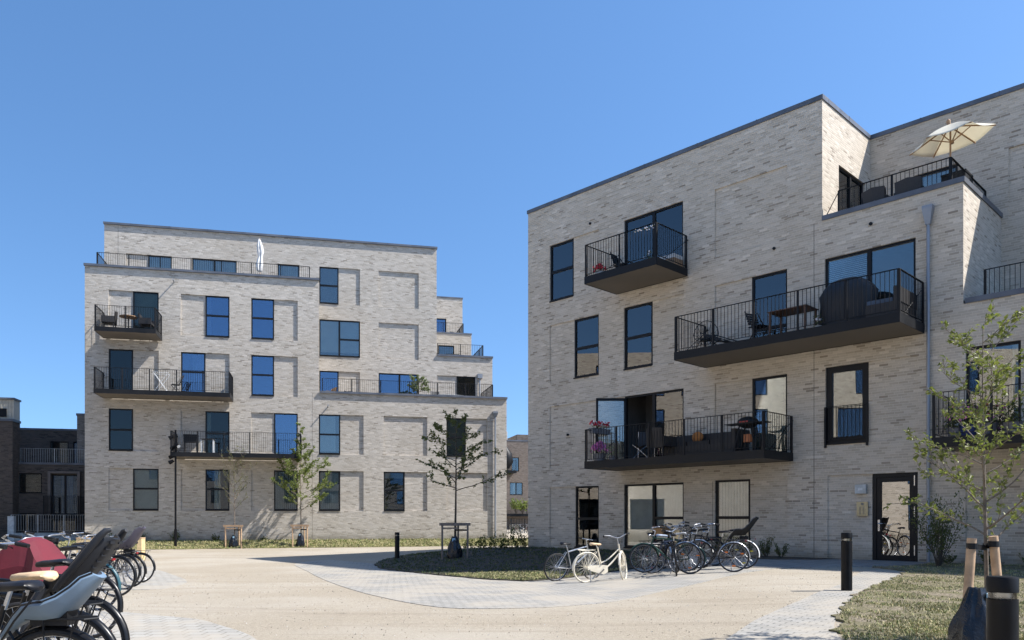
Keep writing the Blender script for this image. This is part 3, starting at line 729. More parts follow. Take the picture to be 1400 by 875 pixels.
# lawns
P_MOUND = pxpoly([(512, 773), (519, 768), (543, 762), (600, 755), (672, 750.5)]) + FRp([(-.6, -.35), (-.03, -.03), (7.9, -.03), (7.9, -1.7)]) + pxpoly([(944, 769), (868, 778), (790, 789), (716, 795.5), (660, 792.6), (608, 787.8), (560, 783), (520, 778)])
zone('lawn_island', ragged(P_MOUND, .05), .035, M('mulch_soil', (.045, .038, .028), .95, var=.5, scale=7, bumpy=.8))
P_LAWNR = FRp([(14.32, -.03), (26, -.03), (34, -3)]) + [(26, 2), (9, 1.5)] + pxpoly([(1215, 905), (1165, 905), (1156, 880), (1144, 862), (1148, 842), (1170, 817), (1193, 803), (1226, 791), (1240, 782)]) + FRp([(13.5, -2.3), (14.1, -1.6)])
zone('lawn', ragged(P_LAWNR), .03, SOIL)
P_BANK = [tuple(FL.w(u, w, 0)[:2]) for u, w in ((-1, -2.25), (3, -2.3), (8, -2.2), (14, -2.25), (19, -2.2), (23.5, -2.3), (27, -2.3), (27, -.03), (-1, -.03))]
zone('grass_bank', ragged(P_BANK, .12), .03, BANK)
P_BED = FRp([(7.92, -.03), (11.85, -.03), (11.45, -.75), (10.5, -1.2), (8.3, -1.3), (7.92, -1.3)])
zone('soil_bed', P_BED, .03, M('bed_soil', (.07, .055, .04), .95, scale=9, bumpy=.8))

def in_poly(x, y, P):
    c = False; j = len(P) - 1
    for i in range(len(P)):
        if (P[i][1] > y) != (P[j][1] > y) and x < (P[j][0] - P[i][0]) * (y - P[i][1]) / (P[j][1] - P[i][1]) + P[i][0]: c = not c
        j = i
    return c
from mathutils import noise as mnoise
def patchy(x, y): return 1.6 * mnoise.noise((x * .9, y * .9, 0)) + .9 * mnoise.noise((x * 3.1, y * 3.1, 4.)) + .5 * mnoise.noise((x * 9, y * 9, 8.))
GRASSM = []
for nm_, cc in (('grass_blade_green', (.115, .165, .035)), ('grass_blade_olive', (.20, .205, .07)), ('grass_blade_dry', (.42, .36, .19))): GRASSM.append(M(nm_, cc, .7, var=.3, scale=2))
def grass(name, P, n, hmin, hmax, label, near=None, thr=-.2, wbl=.006, wts=(5, 4, 3), gap=True):
    xs = [p[0] for p in P]; ys = [p[1] for p in P]; mb = MB(); k = 0; tries = 0
    while k < n and tries < n * 30:
        tries += 1
        if near: x, y = near()
        else: x, y = rng.uniform(min(xs), max(xs)), rng.uniform(min(ys), max(ys))
        if not in_poly(x, y, P): continue
        if gap and patchy(x, y) < thr + rng.uniform(-1., .6): continue
        z = tri_gz(x, y) + .025; k += 1
        for _ in range(5):
            a = rng.uniform(0, 6.28); h = rng.uniform(hmin, hmax); w = wbl * rng.uniform(.7, 1.4); ln = rng.uniform(.2, .9) * h
            ox, oy = x + rng.gauss(0, .02), y + rng.gauss(0, .02); dx, dy = math.cos(a), math.sin(a)
            ba = rng.uniform(0, 6.28); bx, by = math.cos(ba) * w, math.sin(ba) * w
            mb.add([(ox - bx, oy - by, z), (ox + bx, oy + by, z), (ox + dx * ln * .4 + bx * .7, oy + dy * ln * .4 + by * .7, z + h * .6), (ox + dx * ln * .4 - bx * .7, oy + dy * ln * .4 - by * .7, z + h * .6), (ox + dx * ln, oy + dy * ln, z + h)],
                   [(0, 1, 2, 3), (3, 2, 4)], rng.choices((0, 1, 2), wts)[0])
    o = mb.build(name, GRASSM); tag(o, label, 'grass', None, 'stuff'); return o
def near_cam():
    Y = 7.2 + 12 * rng.random() ** 1.5; r = rng.uniform(.40, .72); return r * Y, Y
grass('grass', P_LAWNR, 6500, .012, .042, 'patchy dry and green lawn grass at the right', near_cam, .25, .005, (3, 4, 8))
GRASSM0 = GRASSM; GRASSM = [M('grass_shade_green', (.045, .07, .018), .8, var=.3, scale=2), M('grass_shade_olive', (.075, .08, .03), .8, var=.3, scale=2), GRASSM0[1]]  # building's shade on the island is put into these darker blade colours
grass('grass', P_MOUND, 3800, .03, .07, 'short shade-darkened grass on the island bed in front of the right building', None, -.5, .009, (6, 4, 1))
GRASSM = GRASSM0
gm_ = MB()
for _ in range(4200):
    Y = 6.2 + 16 * rng.random() ** 1.6; x = rng.uniform(-.48, .47) * Y; 
    if in_poly(x, Y, P_LAWNR) or in_poly(x, Y, P_MOUND): continue
    z = tri_gz(x, Y) + .002; s = rng.uniform(.003, .010) * (.7 + Y / 20); a = rng.uniform(0, 2)
    gm_.add([(x + s * math.cos(a), Y + s * math.sin(a), z), (x + s * math.cos(a + 2.1), Y + s * math.sin(a + 2.1), z), (x + s * math.cos(a + 4.2), Y + s * math.sin(a + 4.2), z), (x, Y, z + s * .9)], [(0, 1, 3), (1, 2, 3), (2, 0, 3)], rng.choice((0, 0, 0, 0, 0, 0, 2, 2, 1)))
tag(gm_.build('gravel', [M('grit_tan', (.30, .25, .19), .9), M('grit_dark', (.10, .085, .07), .9), M('grit_pale', (.50, .47, .42), .9)]), 'loose grit and small stones on the yard', 'gravel', None, 'stuff')
P_EDGE = pxpoly([(606, 787.2), (640, 785.8), (690, 784.2), (740, 783.5), (800, 783), (862, 778.5), (790, 789), (716, 795.2), (660, 792.2)])
grass('grass', P_EDGE, 2600, .03, .07, 'sunlit dry grass along the front edge of the island bed', None, -1.5, .009, (2, 5, 6))
grass('grass', P_BANK, 7000, .03, .10, 'strip of short grass along the foot of the left building', None, -1.2, .012, (3, 5, 5))

# ================================================================== camera, light
cam = bpy.data.cameras.new('camera'); co_ = bpy.data.objects.new('camera', cam); C.objects.link(co_)
cam.sensor_width = 36; cam.lens = 36 * FPX / 1400; cam.shift_x = (700 - CX) / 1400; cam.shift_y = (HOR - 437.5) / 1400
cam.clip_end = 3000; cam.clip_start = .05
co_.location = (0, 0, EYE); co_.rotation_euler = (R(90), 0, 0); scene.camera = co_
SE, SA = R(50), R(6)
sdir = Vector((math.cos(SE) * math.cos(SA), -math.cos(SE) * math.sin(SA), math.sin(SE)))
sun = bpy.data.lights.new('sun', 'SUN'); so = bpy.data.objects.new('sun', sun); C.objects.link(so)
sun.energy = 5.0; sun.angle = R(.53); sun.color = (1, .965, .915)
so.rotation_euler = sdir.to_track_quat('Z', 'Y').to_euler(); so.location = (0, 0, 60)
w_ = bpy.data.worlds.new('World'); scene.world = w_; w_.use_nodes = True; nt = w_.node_tree
bg = nt.nodes['Background']; sky = nt.nodes.new('ShaderNodeTexSky'); sky.sky_type = 'NISHITA'; sky.sun_disc = False
sky.sun_elevation = SE; sky.sun_rotation = math.atan2(sdir.x, sdir.y); sky.altitude = 0; sky.air_density = 1.0; sky.dust_density = .35; sky.ozone_density = 1.6
# the sky just above the horizon keeps the clear blue of a dry summer noon
tc = nt.nodes.new('ShaderNodeTexCoord'); sx, sy, sz = sep(nt, tc.outputs['Generated'])
nt.links.new(comb(nt, sx, sy, math_(nt, 'SUBTRACT', 1., math_(nt, 'MULTIPLY', math_(nt, 'POWER', math_(nt, 'SUBTRACT', 1., math_(nt, 'MINIMUM', math_(nt, 'ABSOLUTE', sz), 1.)), 1.3), .84))), sky.inputs[0])
hs = nt.nodes.new('ShaderNodeHueSaturation'); hs.inputs['Saturation'].default_value = 1.19; nt.links.new(sky.outputs[0], hs.inputs['Color'])
nt.links.new(hs.outputs[0], bg.inputs[0]); bg.inputs[1].default_value = .14
vs_ = scene.view_settings; vs_.view_transform = 'Standard'; vs_.look = 'None'; vs_.gamma = 1; vs_.exposure = .84; vs_.use_curve_mapping = False
scene.cycles.max_bounces = 8; scene.cycles.transparent_max_bounces = 12; scene.cycles.use_denoising = True

# ================================================================== bicycles
RUB = M('tyre_rubber', (.014, .014, .015), .75, var=.3, scale=20)
RUBC = M('tyre_cream', (.62, .57, .46), .7)
ALU = M('alloy', (.55, .56, .58), .32, .85, .12, 12)
ALUD = M('alloy_dark', (.16, .16, .17), .4, .7, .15, 12)
BLK = M('black_paint', (.007, .007, .008), .34, var=.3, scale=8, spec=.35)
BLKP = M('black_plastic', (.010, .0105, .012), .5, var=.2, scale=8, spec=.25)
LEA = M('saddle_vinyl', (.010, .010, .012), .42, var=.2, spec=.3)
TAN = M('saddle_leather_tan', (.56, .40, .24), .55, var=.15, scale=14)
GREYS = M('saddle_grey', (.22, .27, .35), .5)
CREAM = M('frame_cream', (.74, .67, .53), .38, var=.08)
SILV = M('frame_silver', (.45, .46, .47), .35, .6)
WHITEP = M('frame_white', (.72, .73, .72), .35, var=.06)
TEAL = M('frame_teal', (.02, .075, .095), .4)
NAVY = M('frame_navy', (.02, .03, .06), .35)
GREEN = M('frame_dark_green', (.01, .05, .035), .35)
REDL = M('lamp_red', (.26, .01, .014), .25, var=.1)
ORNG = M('reflector_orange', (.70, .18, .02), .3)
YELL = M('reflector_yellow', (.75, .60, .05), .3)
WICK = M('wicker', (.30, .17, .07), .75, var=.35, scale=60)
WOOD = M('crate_wood', (.45, .27, .12), .7, var=.25, scale=12)
CSB = M('child_seat_charcoal', (.018, .020, .025), .48, var=.15, scale=5, spec=.3)
CSL = M('child_seat_grey_blue', (.13, .19, .26), .5, var=.08, scale=5)
CSP = M('child_seat_plum_grey', (.07, .062, .085), .55, var=.12, scale=5)
LINER = M('seat_liner', (.62, .66, .70), .8, var=.06)

def arc(cx, cz, r, a0, a1, n, y=0): return [(cx + r * math.cos(a0 + (a1 - a0) * i / n), y, cz + r * math.sin(a0 + (a1 - a0) * i / n)) for i in range(n + 1)]

def shell(stations, th=.02, n=9):
    """stations: (x, z, halfwidth, wing, normal angle) -> closed shell like a moulded seat"""
    mb = MB(); rings = []
    for (x, z, hw, wing, na) in stations:
        nx, nz = math.cos(na), math.sin(na); inner = []; outer = []
        for i in range(n):
            t = -1 + 2 * i / (n - 1); y = hw * t; lift = wing * max(0, (abs(t) - .45) / .55) ** 1.6 + .012 * (abs(t) ** 2)
            inner.append((x + nx * lift, y, z + nz * lift)); outer.append((x + nx * (lift - th), y * (1 + .06 * abs(t)), z + nz * (lift - th)))
        rings.append(inner + outer[::-1])
    mb.loft(rings, close=True)
    k = len(rings[0]); mb.add(rings[0], [tuple(range(k))]); mb.add(rings[-1], [tuple(range(k - 1, -1, -1))])
    return mb

def child_seat(root, kind):
    # sits over the rear wheel, child facing the front (+x)
    if kind == 'tall':
        st = [(.34, .60, .05, .04, 1.9), (.29, .68, .09, .06, 1.8), (.22, .74, .14, .08, 1.7), (.10, .76, .15, .09, 1.45), (.02, .77, .15, .09, 1.0), (-.05, .84, .15, .09, .6), (-.11, .92, .15, .09, .6), (-.17, 1.0, .145, .09, .6), (-.22, 1.08, .12, .07, .6), (-.245, 1.12, .07, .04, .6)]
        c = shell(st, .022).build('child_seat', CSB, root, True)
        r = MB()
        for s in (-1, 1):
            pts = [(.12, s * .16, .74), (.07, s * .165, .80), (.0, s * .165, .88), (-.07, s * .165, .96), (-.14, s * .16, 1.05), (-.20, s * .145, 1.13), (-.235, s * .13, 1.17), (-.265, s * .11, 1.18)]
            r.tube(pts, [.018, .024, .027, .028, .028, .027, .023, .014], 10)
            for q in range(6): z = .85 + q * .045; x = -.05 - (z - .85) * .72 - .035; r.box(x - .006, x + .004, s * .06 - .03, s * .06 + .03, z, z + .02)
        r.build('seat_rim', CSB, c, True)
        for s in (-1, 1):
            f = MB(); f.tube([(.22, s * .13, .76), (.30, s * .17, .60), (.33, s * .19, .42)], [.035, .03, .024], 8); f.box(.27, .42, s * .19 - .045, s * .19 + .045, .38, .41); f.build('foot_rest', CSB, c, True)
    else:
        m = {'light': CSL, 'plum': CSP, 'black': BLKP}[kind]
        st = [(.27, .64, .035, .02, 1.95), (.19, .71, .08, .05, 1.95), (.11, .755, .12, .06, 1.75), (.02, .755, .14, .075, 1.5), (-.05, .765, .145, .075, 1.1), (-.115, .825, .12, .05, .75), (-.17, .885, .10, .035, .7), (-.215, .935, .09, .03, .7), (-.25, .965, .05, .02, .6)] if kind == 'light' else [(.50, .50, .03, .02, 1.95), (.42, .62, .07, .04, 1.95), (.33, .74, .10, .07, 1.85), (.22, .82, .15, .12, 1.7), (.08, .82, .165, .13, 1.45), (-.02, .83, .165, .13, 1.05), (-.10, .92, .16, .10, .55), (-.19, 1.04, .145, .08, .48), (-.27, 1.16, .13, .08, .45), (-.325, 1.23, .09, .05, .45)]
        c = shell(st, .028).build('child_seat', m, root, True)
        l = MB(); l.loft([[(x + .03 * math.cos(na), y * hw * .62, z + .03 * math.sin(na)) for y in (-1, -.5, 0, .5, 1)] for (x, z, hw, wg, na) in (st[3:8] if kind == 'light' else st[3:9])])
        lo = l.build('seat_liner', LINER if kind == 'light' else BLKP, c, True)
        e = MB()
        for s in (-1, 1): e.tube([(x + math.cos(na) * wg, s * hw, z + math.sin(na) * wg) for (x, z, hw, wg, na) in st], .007, 6)
        e.build('rim_piping', BLKP if kind == 'light' else ALUD, c, True)
        e = MB(); e.bar((-.02, -.17, .84), (-.02, .17, .84), .03, .004); e.tube([(.02, -.16, .85), (.10, -.18, .74), (.22, -.13, .60)], .006, 5); e.tube([(.02, .16, .85), (.10, .18, .74), (.22, .13, .60)], .006, 5); e.build('harness', BLKP, c)
        b = MB(); b.box(-.1, .1, -.05, .05, .70, .78)
        b.tube([(-.06, 0, .80), (.12, 0, .62), (.24, 0, .60)], .012, 8)
        b.build('seat_bracket', BLKP, c)
    return c

_bike_n = [0]
def bike(label, loc, heading, lean=0., frame='dia', fm=BLK, tyre=RUB, rim=ALU, fend=None, bar='city', steer=0., saddle=LEA, rack=True, basket=None, seat=None, guard=None, lamp=True, refl=None, group=None, wb=1.06, sp=18, sh=.92):
    root = thing('bicycle', label, 'bicycle', loc, heading, group, rx=lean)
    Rw = .335; HB, HT = Vector((wb - .16, 0, .63)), Vector((wb - .225, 0, .86)); ax = (HT - HB).normalized()
    SM = Matrix.Translation(HB) @ Matrix.Rotation(steer, 4, ax) @ Matrix.Translation(-HB)
    def wheel(c, T, rear):
        m = MB(); m.T = T
        m.tube(arc(c[0], c[2], Rw - .022, 0, 2 * math.pi * .99999, 40), .011, 6, closed=False, cap=False)
        m.tube([(c[0], -.05, c[2]), (c[0], .05, c[2])], .022, 8); m.tube([(c[0], -.075, c[2]), (c[0], .075, c[2])], .008, 6)
        for i in range(sp * 2):
            a = math.pi * i / sp; s = .03 if i % 2 else -.03; h = (c[0] + .022 * math.cos(a + 1.3 * (1 if i % 4 < 2 else -1)), s, c[2] + .022 * math.sin(a + 1.3 * (1 if i % 4 < 2 else -1)))
            m.tube([h, (c[0] + (Rw - .028) * math.cos(a), 0, c[2] + (Rw - .028) * math.sin(a))], .0016, 3, cap=False)
        w = m.build('wheel', rim, root, True)
        t = MB(); t.T = T; t.tube(arc(c[0], c[2], Rw - .003 - .008, 0, 2 * math.pi, 44)[:-1], .0205, 8, closed=True); t.build('tyre', tyre, w, True)
        if refl and rear:
            q = MB(); q.T = T
            for a in (.6, 2.7, 4.7): q.box(c[0] + .2 * math.cos(a) - .035, c[0] + .2 * math.cos(a) + .035, -.02, .02, c[2] + .2 * math.sin(a) - .012, c[2] + .2 * math.sin(a) + .012)
            q.build('reflector', refl, w)
    I = Matrix.Identity(4)
    wheel((0, 0, Rw), I, True); wheel((wb, 0, Rw), SM, False)
    BB = (.43, 0, .29); ST = (.27, 0, .80)
    f = MB()
    f.tube([BB, ST], .016, 8); f.tube([HB, HT], .019, 8)
    for s in (-1, 1):
        f.tube([(0, s * .065, Rw), (.34, s * .03, .30), BB], .009, 6); f.tube([(0, s * .065, Rw), (.25, s * .025, .70 if frame != 'dia' else .74)], .008, 6)
    if frame == 'dia': f.tube([(.28, 0, .77), (HT.x - .01, 0, .82)], .016, 8); f.tube([BB, (HB.x - .01, 0, .67)], .018, 8)
    elif frame == 'mtb': f.tube([(.30, 0, .70), (HT.x - .01, 0, .82)], .019, 8); f.tube([BB, (HB.x, 0, .68)], .023, 8)
    else:
        n = 10; q = []
        for i in range(n + 1):
            t = i / n; q.append(((1 - t) ** 2 * HB.x + 2 * t * (1 - t) * (BB[0] + .12) + t * t * BB[0], 0, (1 - t) ** 2 * .66 + 2 * t * (1 - t) * .26 + t * t * .29))
        f.tube(q, .018, 8); f.tube([(p[0] - .03 - .05 * i / n, 0, p[2] + .10 + .06 * (i / n)) for i, p in enumerate(q[:-1])] + [(.385, 0, .43)], .014, 8)
    f.build('frame', fm, root, True)
    k = MB(); k.T = SM
    for s in (-1, 1): k.tube([(HB.x + .005, s * .05, .60), (HB.x + .03, s * .055, .50), (wb, s * .06, Rw)], [.012, .011, .009], 8)
    k.bar((HB.x, -.06, .615), (HB.x, .06, .615), .03, .02); k.build('fork', fm, root, True)
    h = MB(); h.T = SM; top = (HT.x - .03, 0, .98)
    h.tube([HT, top], .012, 8)
    if bar in ('flat', 'mtb'):
        h.tube([top, (top[0] + .07, 0, .99)], .014, 8)
        p = [(top[0] + .03, s * .30, 1.0) for s in (-1,)] + [(top[0] + .07, -.06, .99), (top[0] + .07, .06, .99), (top[0] + .03, .30, 1.0)]
    else:
        p = [(top[0] - .19, -.27, 1.06), (top[0] - .06, -.29, 1.08), (top[0] + .07, -.18, 1.06), (top[0] + .06, -.04, 1.0), (top[0] + .06, .04, 1.0), (top[0] + .07, .18, 1.06), (top[0] - .06, .29, 1.08), (top[0] - .19, .27, 1.06)]
        h.tube([top, (top[0] + .06, 0, 1.0)], .013, 8)
    h.tube(p, .011, 8)
    ho = h.build('handlebar', ALU if fm is not BLKP else ALUD, root, True)
    g = MB(); g.T = SM
    for a_, b_ in ((p[0], p[1]), (p[-1], p[-2])):
        a_, b_ = Vector(a_), Vector(b_); d = (b_ - a_).normalized(); g.tube([a_ - d * .01, a_ + d * .11], .017, 8)
        c_ = a_ + d * .13; g.tube([c_, c_ + d * .02 + Vector((.04, 0, -.02)), c_ - d * .06 + Vector((.06, 0, -.03))], .006, 6)
    g.tube([(p[1][0], p[1][1], p[1][2]), (HB.x + .10, -.05, .95), (HB.x + .04, -.02, .75)], .0035, 5); g.tube([(p[-2][0], p[-2][1], p[-2][2]), (HB.x + .11, .05, .93), (.55, .01, .62)], .0035, 5)
    g.build('grip', BLKP, ho, True)
    s_ = MB(); s_.tube([(ST[0], 0, ST[2] - .02), (ST[0] - .035, 0, sh - .02)], .0125, 8); s_.build('seat_post', ALU, root, True)
    sd = MB(); sx = ST[0] - .05
    prof = [(-.147, .020, -.006), (-.141, .048, -.003), (-.13, .065, .0), (-.11, .085, .012), (-.04, .078, .010), (.03, .045, .002), (.09, .024, -.002), (.14, .018, -.008), (.15, .008, -.012)]
    rings = []
    for dx, hw, dz in prof:
        rings.append([(sx + dx, hw * math.cos(a), sh + dz + (.024 if math.sin(a) > 0 else .030) * math.sin(a) * min(1, hw / .03 + .15) * (1 if dx > -.135 else .55)) for a in [2 * math.pi * i / 12 for i in range(12)]])
    sd.loft(rings, close=True); sd.add(rings[0], [tuple(range(12))]); sd.add(rings[-1], [tuple(range(11, -1, -1))])
    so_ = sd.build('saddle', saddle, root, True)
    cr = MB(); cr.tube(arc(BB[0], BB[2], .085, 0, 6.283, 24, -.055), .005, 6); cr.tube([(BB[0], -.08, BB[2]), (BB[0], .08, BB[2])], .014, 8)
    a = rng.uniform(0, 6.28)
    for s, q in ((-1, a), (1, a + math.pi)):
        e = (BB[0] + .165 * math.cos(q), s * .085, BB[2] + .165 * math.sin(q)); cr.bar((BB[0], s * .085, BB[2]), e, .02, .012); cr.box(e[0] - .045, e[0] + .045, e[1] + (0 if s > 0 else -.09), e[1] + (.09 if s > 0 else 0), e[2] - .012, e[2] + .012)
    cr.tube([(BB[0], -.055, BB[2] + .085), (0, -.055, Rw + .035)], .004, 5); cr.tube([(BB[0], -.055, BB[2] - .085), (0, -.055, Rw - .035)], .004, 5)
    cr.build('crankset', ALUD, root, True)
    if guard:
        q = MB(); q.loft([[(BB[0] + .11, -.065, BB[2] + .09), (BB[0] + .12, -.065, BB[2] - .06), (BB[0] + .02, -.065, BB[2] - .11)], [(BB[0] - .02, -.066, BB[2] + .105), (BB[0], -.066, BB[2]), (BB[0] - .04, -.066, BB[2] - .105)], [(.03, -.066, Rw + .055), (-.03, -.066, Rw), (.03, -.066, Rw - .05)]])
        q.build('chain_guard', guard, root)
    if fend:
        for c, T, a0, a1 in ((0, I, R(8), R(190)), (wb, SM, R(30), R(172))):
            q = MB(); q.T = T; n = 22; ri = []
            for i in range(n + 1):
                t = a0 + (a1 - a0) * i / n; r0 = Rw + .022
                ri.append([(c + (r0 + dr) * math.cos(t), y, Rw + (r0 + dr) * math.sin(t)) for y, dr in ((-.027, -.012), (-.018, .002), (0, .008), (.018, .002), (.027, -.012), (.016, -.003), (0, .003), (-.016, -.003))])
            q.loft(ri, close=True)
            t = a0 + .35 if c == 0 else a1 - .3
            for s in (-1, 1): q.tube([(c, s * .06, Rw), (c + (Rw + .02) * math.cos(t), s * .02, Rw + (Rw + .02) * math.sin(t))], .003, 4)
            q.build('mudguard', fend, root, True)
    if rack:
        q = MB(); z = .735
        q.tube([(.20, -.03, z), (.14, -.06, z), (-.20, -.065, z), (-.24, 0, z), (-.20, .065, z), (.14, .06, z), (.20, .03, z)], .006, 6)
        for y in (-.03, 0, .03): q.tube([(.14, y, z), (-.21, y, z)], .004, 5)
        for s in (-1, 1): q.tube([(-.16, s * .065, z), (0, s * .075, Rw)], .005, 5); q.tube([(.02, s * .065, z), (0, s * .075, Rw)], .005, 5)
        q.build('luggage_rack', BLKP if fm is BLK else (CREAM if fm is CREAM else ALUD), root, True)
    if lamp:
        q = MB(); q.box(-.272, -.250, -.028, .028, .700, .728); q.build('rear_light', REDL, root)
        q = MB(); q.T = SM; q.ball((HT.x + .10, 0, .88), (.035, .03, .03), 10); q.tube([(HT.x + .07, 0, .88), (HT.x, 0, .86)], .007, 6); q.build('headlight', ALU, root, True)
    q = MB(); q.tube([(.06, -.07, .30), (.02, -.20, .02)] if lean >= -.01 else [(.12, .07, .30), (.05, .13, .05)], .009, 6); q.build('kickstand', ALUD, root, True)
    if basket:
        q = MB(); q.T = SM; kind, m = basket; b0 = wb - .10; w0, w1 = .13, .17; z0, z1 = .80, 1.02
        def ring(z, w, l0, l1): return [(b0 + l0, -w, z), (b0 + l1, -w, z), (b0 + l1, w, z), (b0 + l0, w, z)]
        if kind == 'solid':
            q.loft([ring(z0, w0, 0, .22), ring(z1, w1, -.02, .27)], close=True); q.add(ring(z0, w0, 0, .22), [(0, 1, 2, 3)])
            q.tube(ring(z1, w1, -.02, .27), .01, 6, closed=True)
            for z in (.86, .92, .97): t = (z - z0) / (z1 - z0); q.tube(ring(z, w0 + (w1 - w0) * t + .003, -.02 * t - .003, .22 + .05 * t + .003), .006, 5, closed=True)
        else:
            for i in range(6): t = i / 5; q.tube(ring(z0 + (z1 - z0) * t, w0 + (w1 - w0) * t, -.02 * t, .22 + .05 * t), .003 if i < 5 else .006, 5, closed=True)
            for i in range(10):
                t = i / 9; 
                for s in (-1, 1): q.tube([(b0 + .22 * t, s * w0, z0), (b0 - .02 + .29 * t, s * w1, z1)], .0025, 4)
                q.tube([(b0 + .22, -w0 + 2 * w0 * t, z0), (b0 + .27, -w1 + 2 * w1 * t, z1)], .0025, 4); q.tube([(b0, -w0 + 2 * w0 * t, z0), (b0 - .02, -w1 + 2 * w1 * t, z1)], .0025, 4); q.tube([(b0 + .22 * t, -w0, z0), (b0 + .22 * t, w0, z0)], .0025, 4)
        q.build('basket', m, root, False)
    if seat: child_seat(root, seat)
    return root

def place_bike(label, px, py, heading, **kw):
    """px,py: where the rear wheel touches the ground"""
    x, y = gp(px, py)
    return bike(label, (x, y, gz(x, y) + .012), R(heading), **kw)
def bike_at(label, hub_px, Y, heading, **kw):
    x = (hub_px - CX) / FPX * Y
    return bike(label, (x, Y, gz(x, Y) + .012), R(heading), **kw)
GRP = 'bicycles parked in front of the right building'
place_bike('silver mountain bike leaning behind the cream bicycle, wheels on the grass edge', 759, 795, 28, frame='mtb', fm=SILV, bar='mtb', rack=False, lamp=False, lean=R(8), steer=R(10), group=GRP, rim=ALU, sh=.90, fend=None)
place_bike('cream step-through bicycle with swan bars, front wheel turned aside', 800, 797, 26, frame='step', fm=CREAM, tyre=RUBC, rim=CREAM, fend=CREAM, steer=R(44), lean=R(6), guard=CREAM, saddle=TAN, group=GRP, sh=.86, sp=24, lamp=False)
place_bike('dark bicycle with grey-blue saddle at the left end of the black row', 892, 784.5, 14, frame='dia', fm=NAVY, fend=BLK, rim=ALU, saddle=GREYS, lean=R(4), steer=R(20), group=GRP, refl=REDL)
place_bike('black city bicycle facing the camera with bare chrome bars', 905, 778, -62, frame='step', fm=BLK, fend=ALU, lean=R(-4), steer=R(-8), group=GRP, saddle=LEA)
place_bike('dark green bicycle with red rear light and pale grey saddle', 943, 785, 158, frame='dia', fm=GREEN, fend=GREEN, lean=R(5), group=GRP, saddle=M('saddle_pale', (.42, .43, .45), .5), refl=ORNG, steer=R(14))
place_bike('black bicycle carrying a brown wicker basket on the handlebar', 958, 777, 146, frame='step', fm=BLK, fend=BLK, basket=('solid', WICK), group=GRP, lean=R(3), steer=R(-10))
place_bike('black bicycle with dark wire basket and orange wheel reflectors', 1003, 782.5, 168, frame='dia', fm=BLK, fend=ALU, basket=('wire', BLK), refl=ORNG, group=GRP, lean=R(-5))
place_bike('black bicycle with child seat at the right end of the row', 1017, 778, 162, frame='step', fm=BLK, fend=WHITEP, seat='black', refl=YELL, group=GRP, lean=R(3), steer=R(12))

place_bike('black bicycle seen nearly end-on between the dark green bicycles', 925, 788, 78, frame='dia', fm=BLK, fend=BLK, group=GRP, lean=R(-4), steer=R(25), lamp=False)
place_bike('black bicycle with drooping bars behind the grey-blue saddle', 882, 779, 32, frame='step', fm=BLK, fend=BLK, group=GRP, lean=R(3), steer=R(-30), lamp=False)
place_bike('black bicycle squeezed between the wicker basket and the wire basket', 975, 774, 150, frame='dia', fm=BLK, fend=BLK, group=GRP, lean=R(-3), steer=R(16), lamp=False)
GL = 'bicycles in the stands at the left edge'
bike_at('nearest bicycle with grey-blue child seat and long black saddle', 74, 4.15, 178, frame='step', fm=BLK, fend=BLK, seat='light', group=GL, lamp=False, sh=.90, steer=R(12), basket=('wire', BLK))
bike_at('black bicycle with tan leather saddle and red rear reflector block', 96, 4.95, 174, frame='dia', fm=BLK, fend=BLK, saddle=TAN, group=GL, lamp=False, refl=REDL, sh=.90, lean=R(-3))
bike_at('black bicycle with tall charcoal child seat behind the tan saddle', 111, 5.8, 177, frame='dia', fm=BLK, fend=BLK, seat='tall', group=GL, sh=.93, lean=R(2), refl=REDL, lamp=False)
bike_at('black city bicycle with dark saddle just beyond the maroon hood', 122, 8.3, 176, frame='step', fm=BLK, fend=BLK, lamp=False, group=GL, sh=.95, lean=R(3))
bike_at('white and teal step-through bicycle behind the charcoal child seat', 133, 10.9, 172, frame='step', fm=WHITEP, fend=TEAL, group=GL, lean=R(-2), steer=R(-20), guard=TEAL)
bike_at('black bicycle with wicker basket in the middle of the stands', 158, 13.2, 178, frame='dia', fm=BLK, fend=BLK, lamp=False, group=GL, lean=R(2))
bike_at('black bicycle with white seat post in the far part of the stands', 168, 15.2, 175, frame='dia', fm=BLK, fend=BLK, group=GL, lean=R(4), saddle=LEA)
bike_at('bicycle with plum-grey child seat tilted up above its rack', 178, 16.2, 177, frame='step', fm=ALUD, fend=BLK, lamp=False, group=GL, seat='plum', lean=R(-3))
bike_at('farthest black bicycle, its rear wheel farthest right over the paving', 191, 18.0, 179, frame='dia', fm=BLK, fend=BLK, lamp=False, group=GL, lean=R(3))

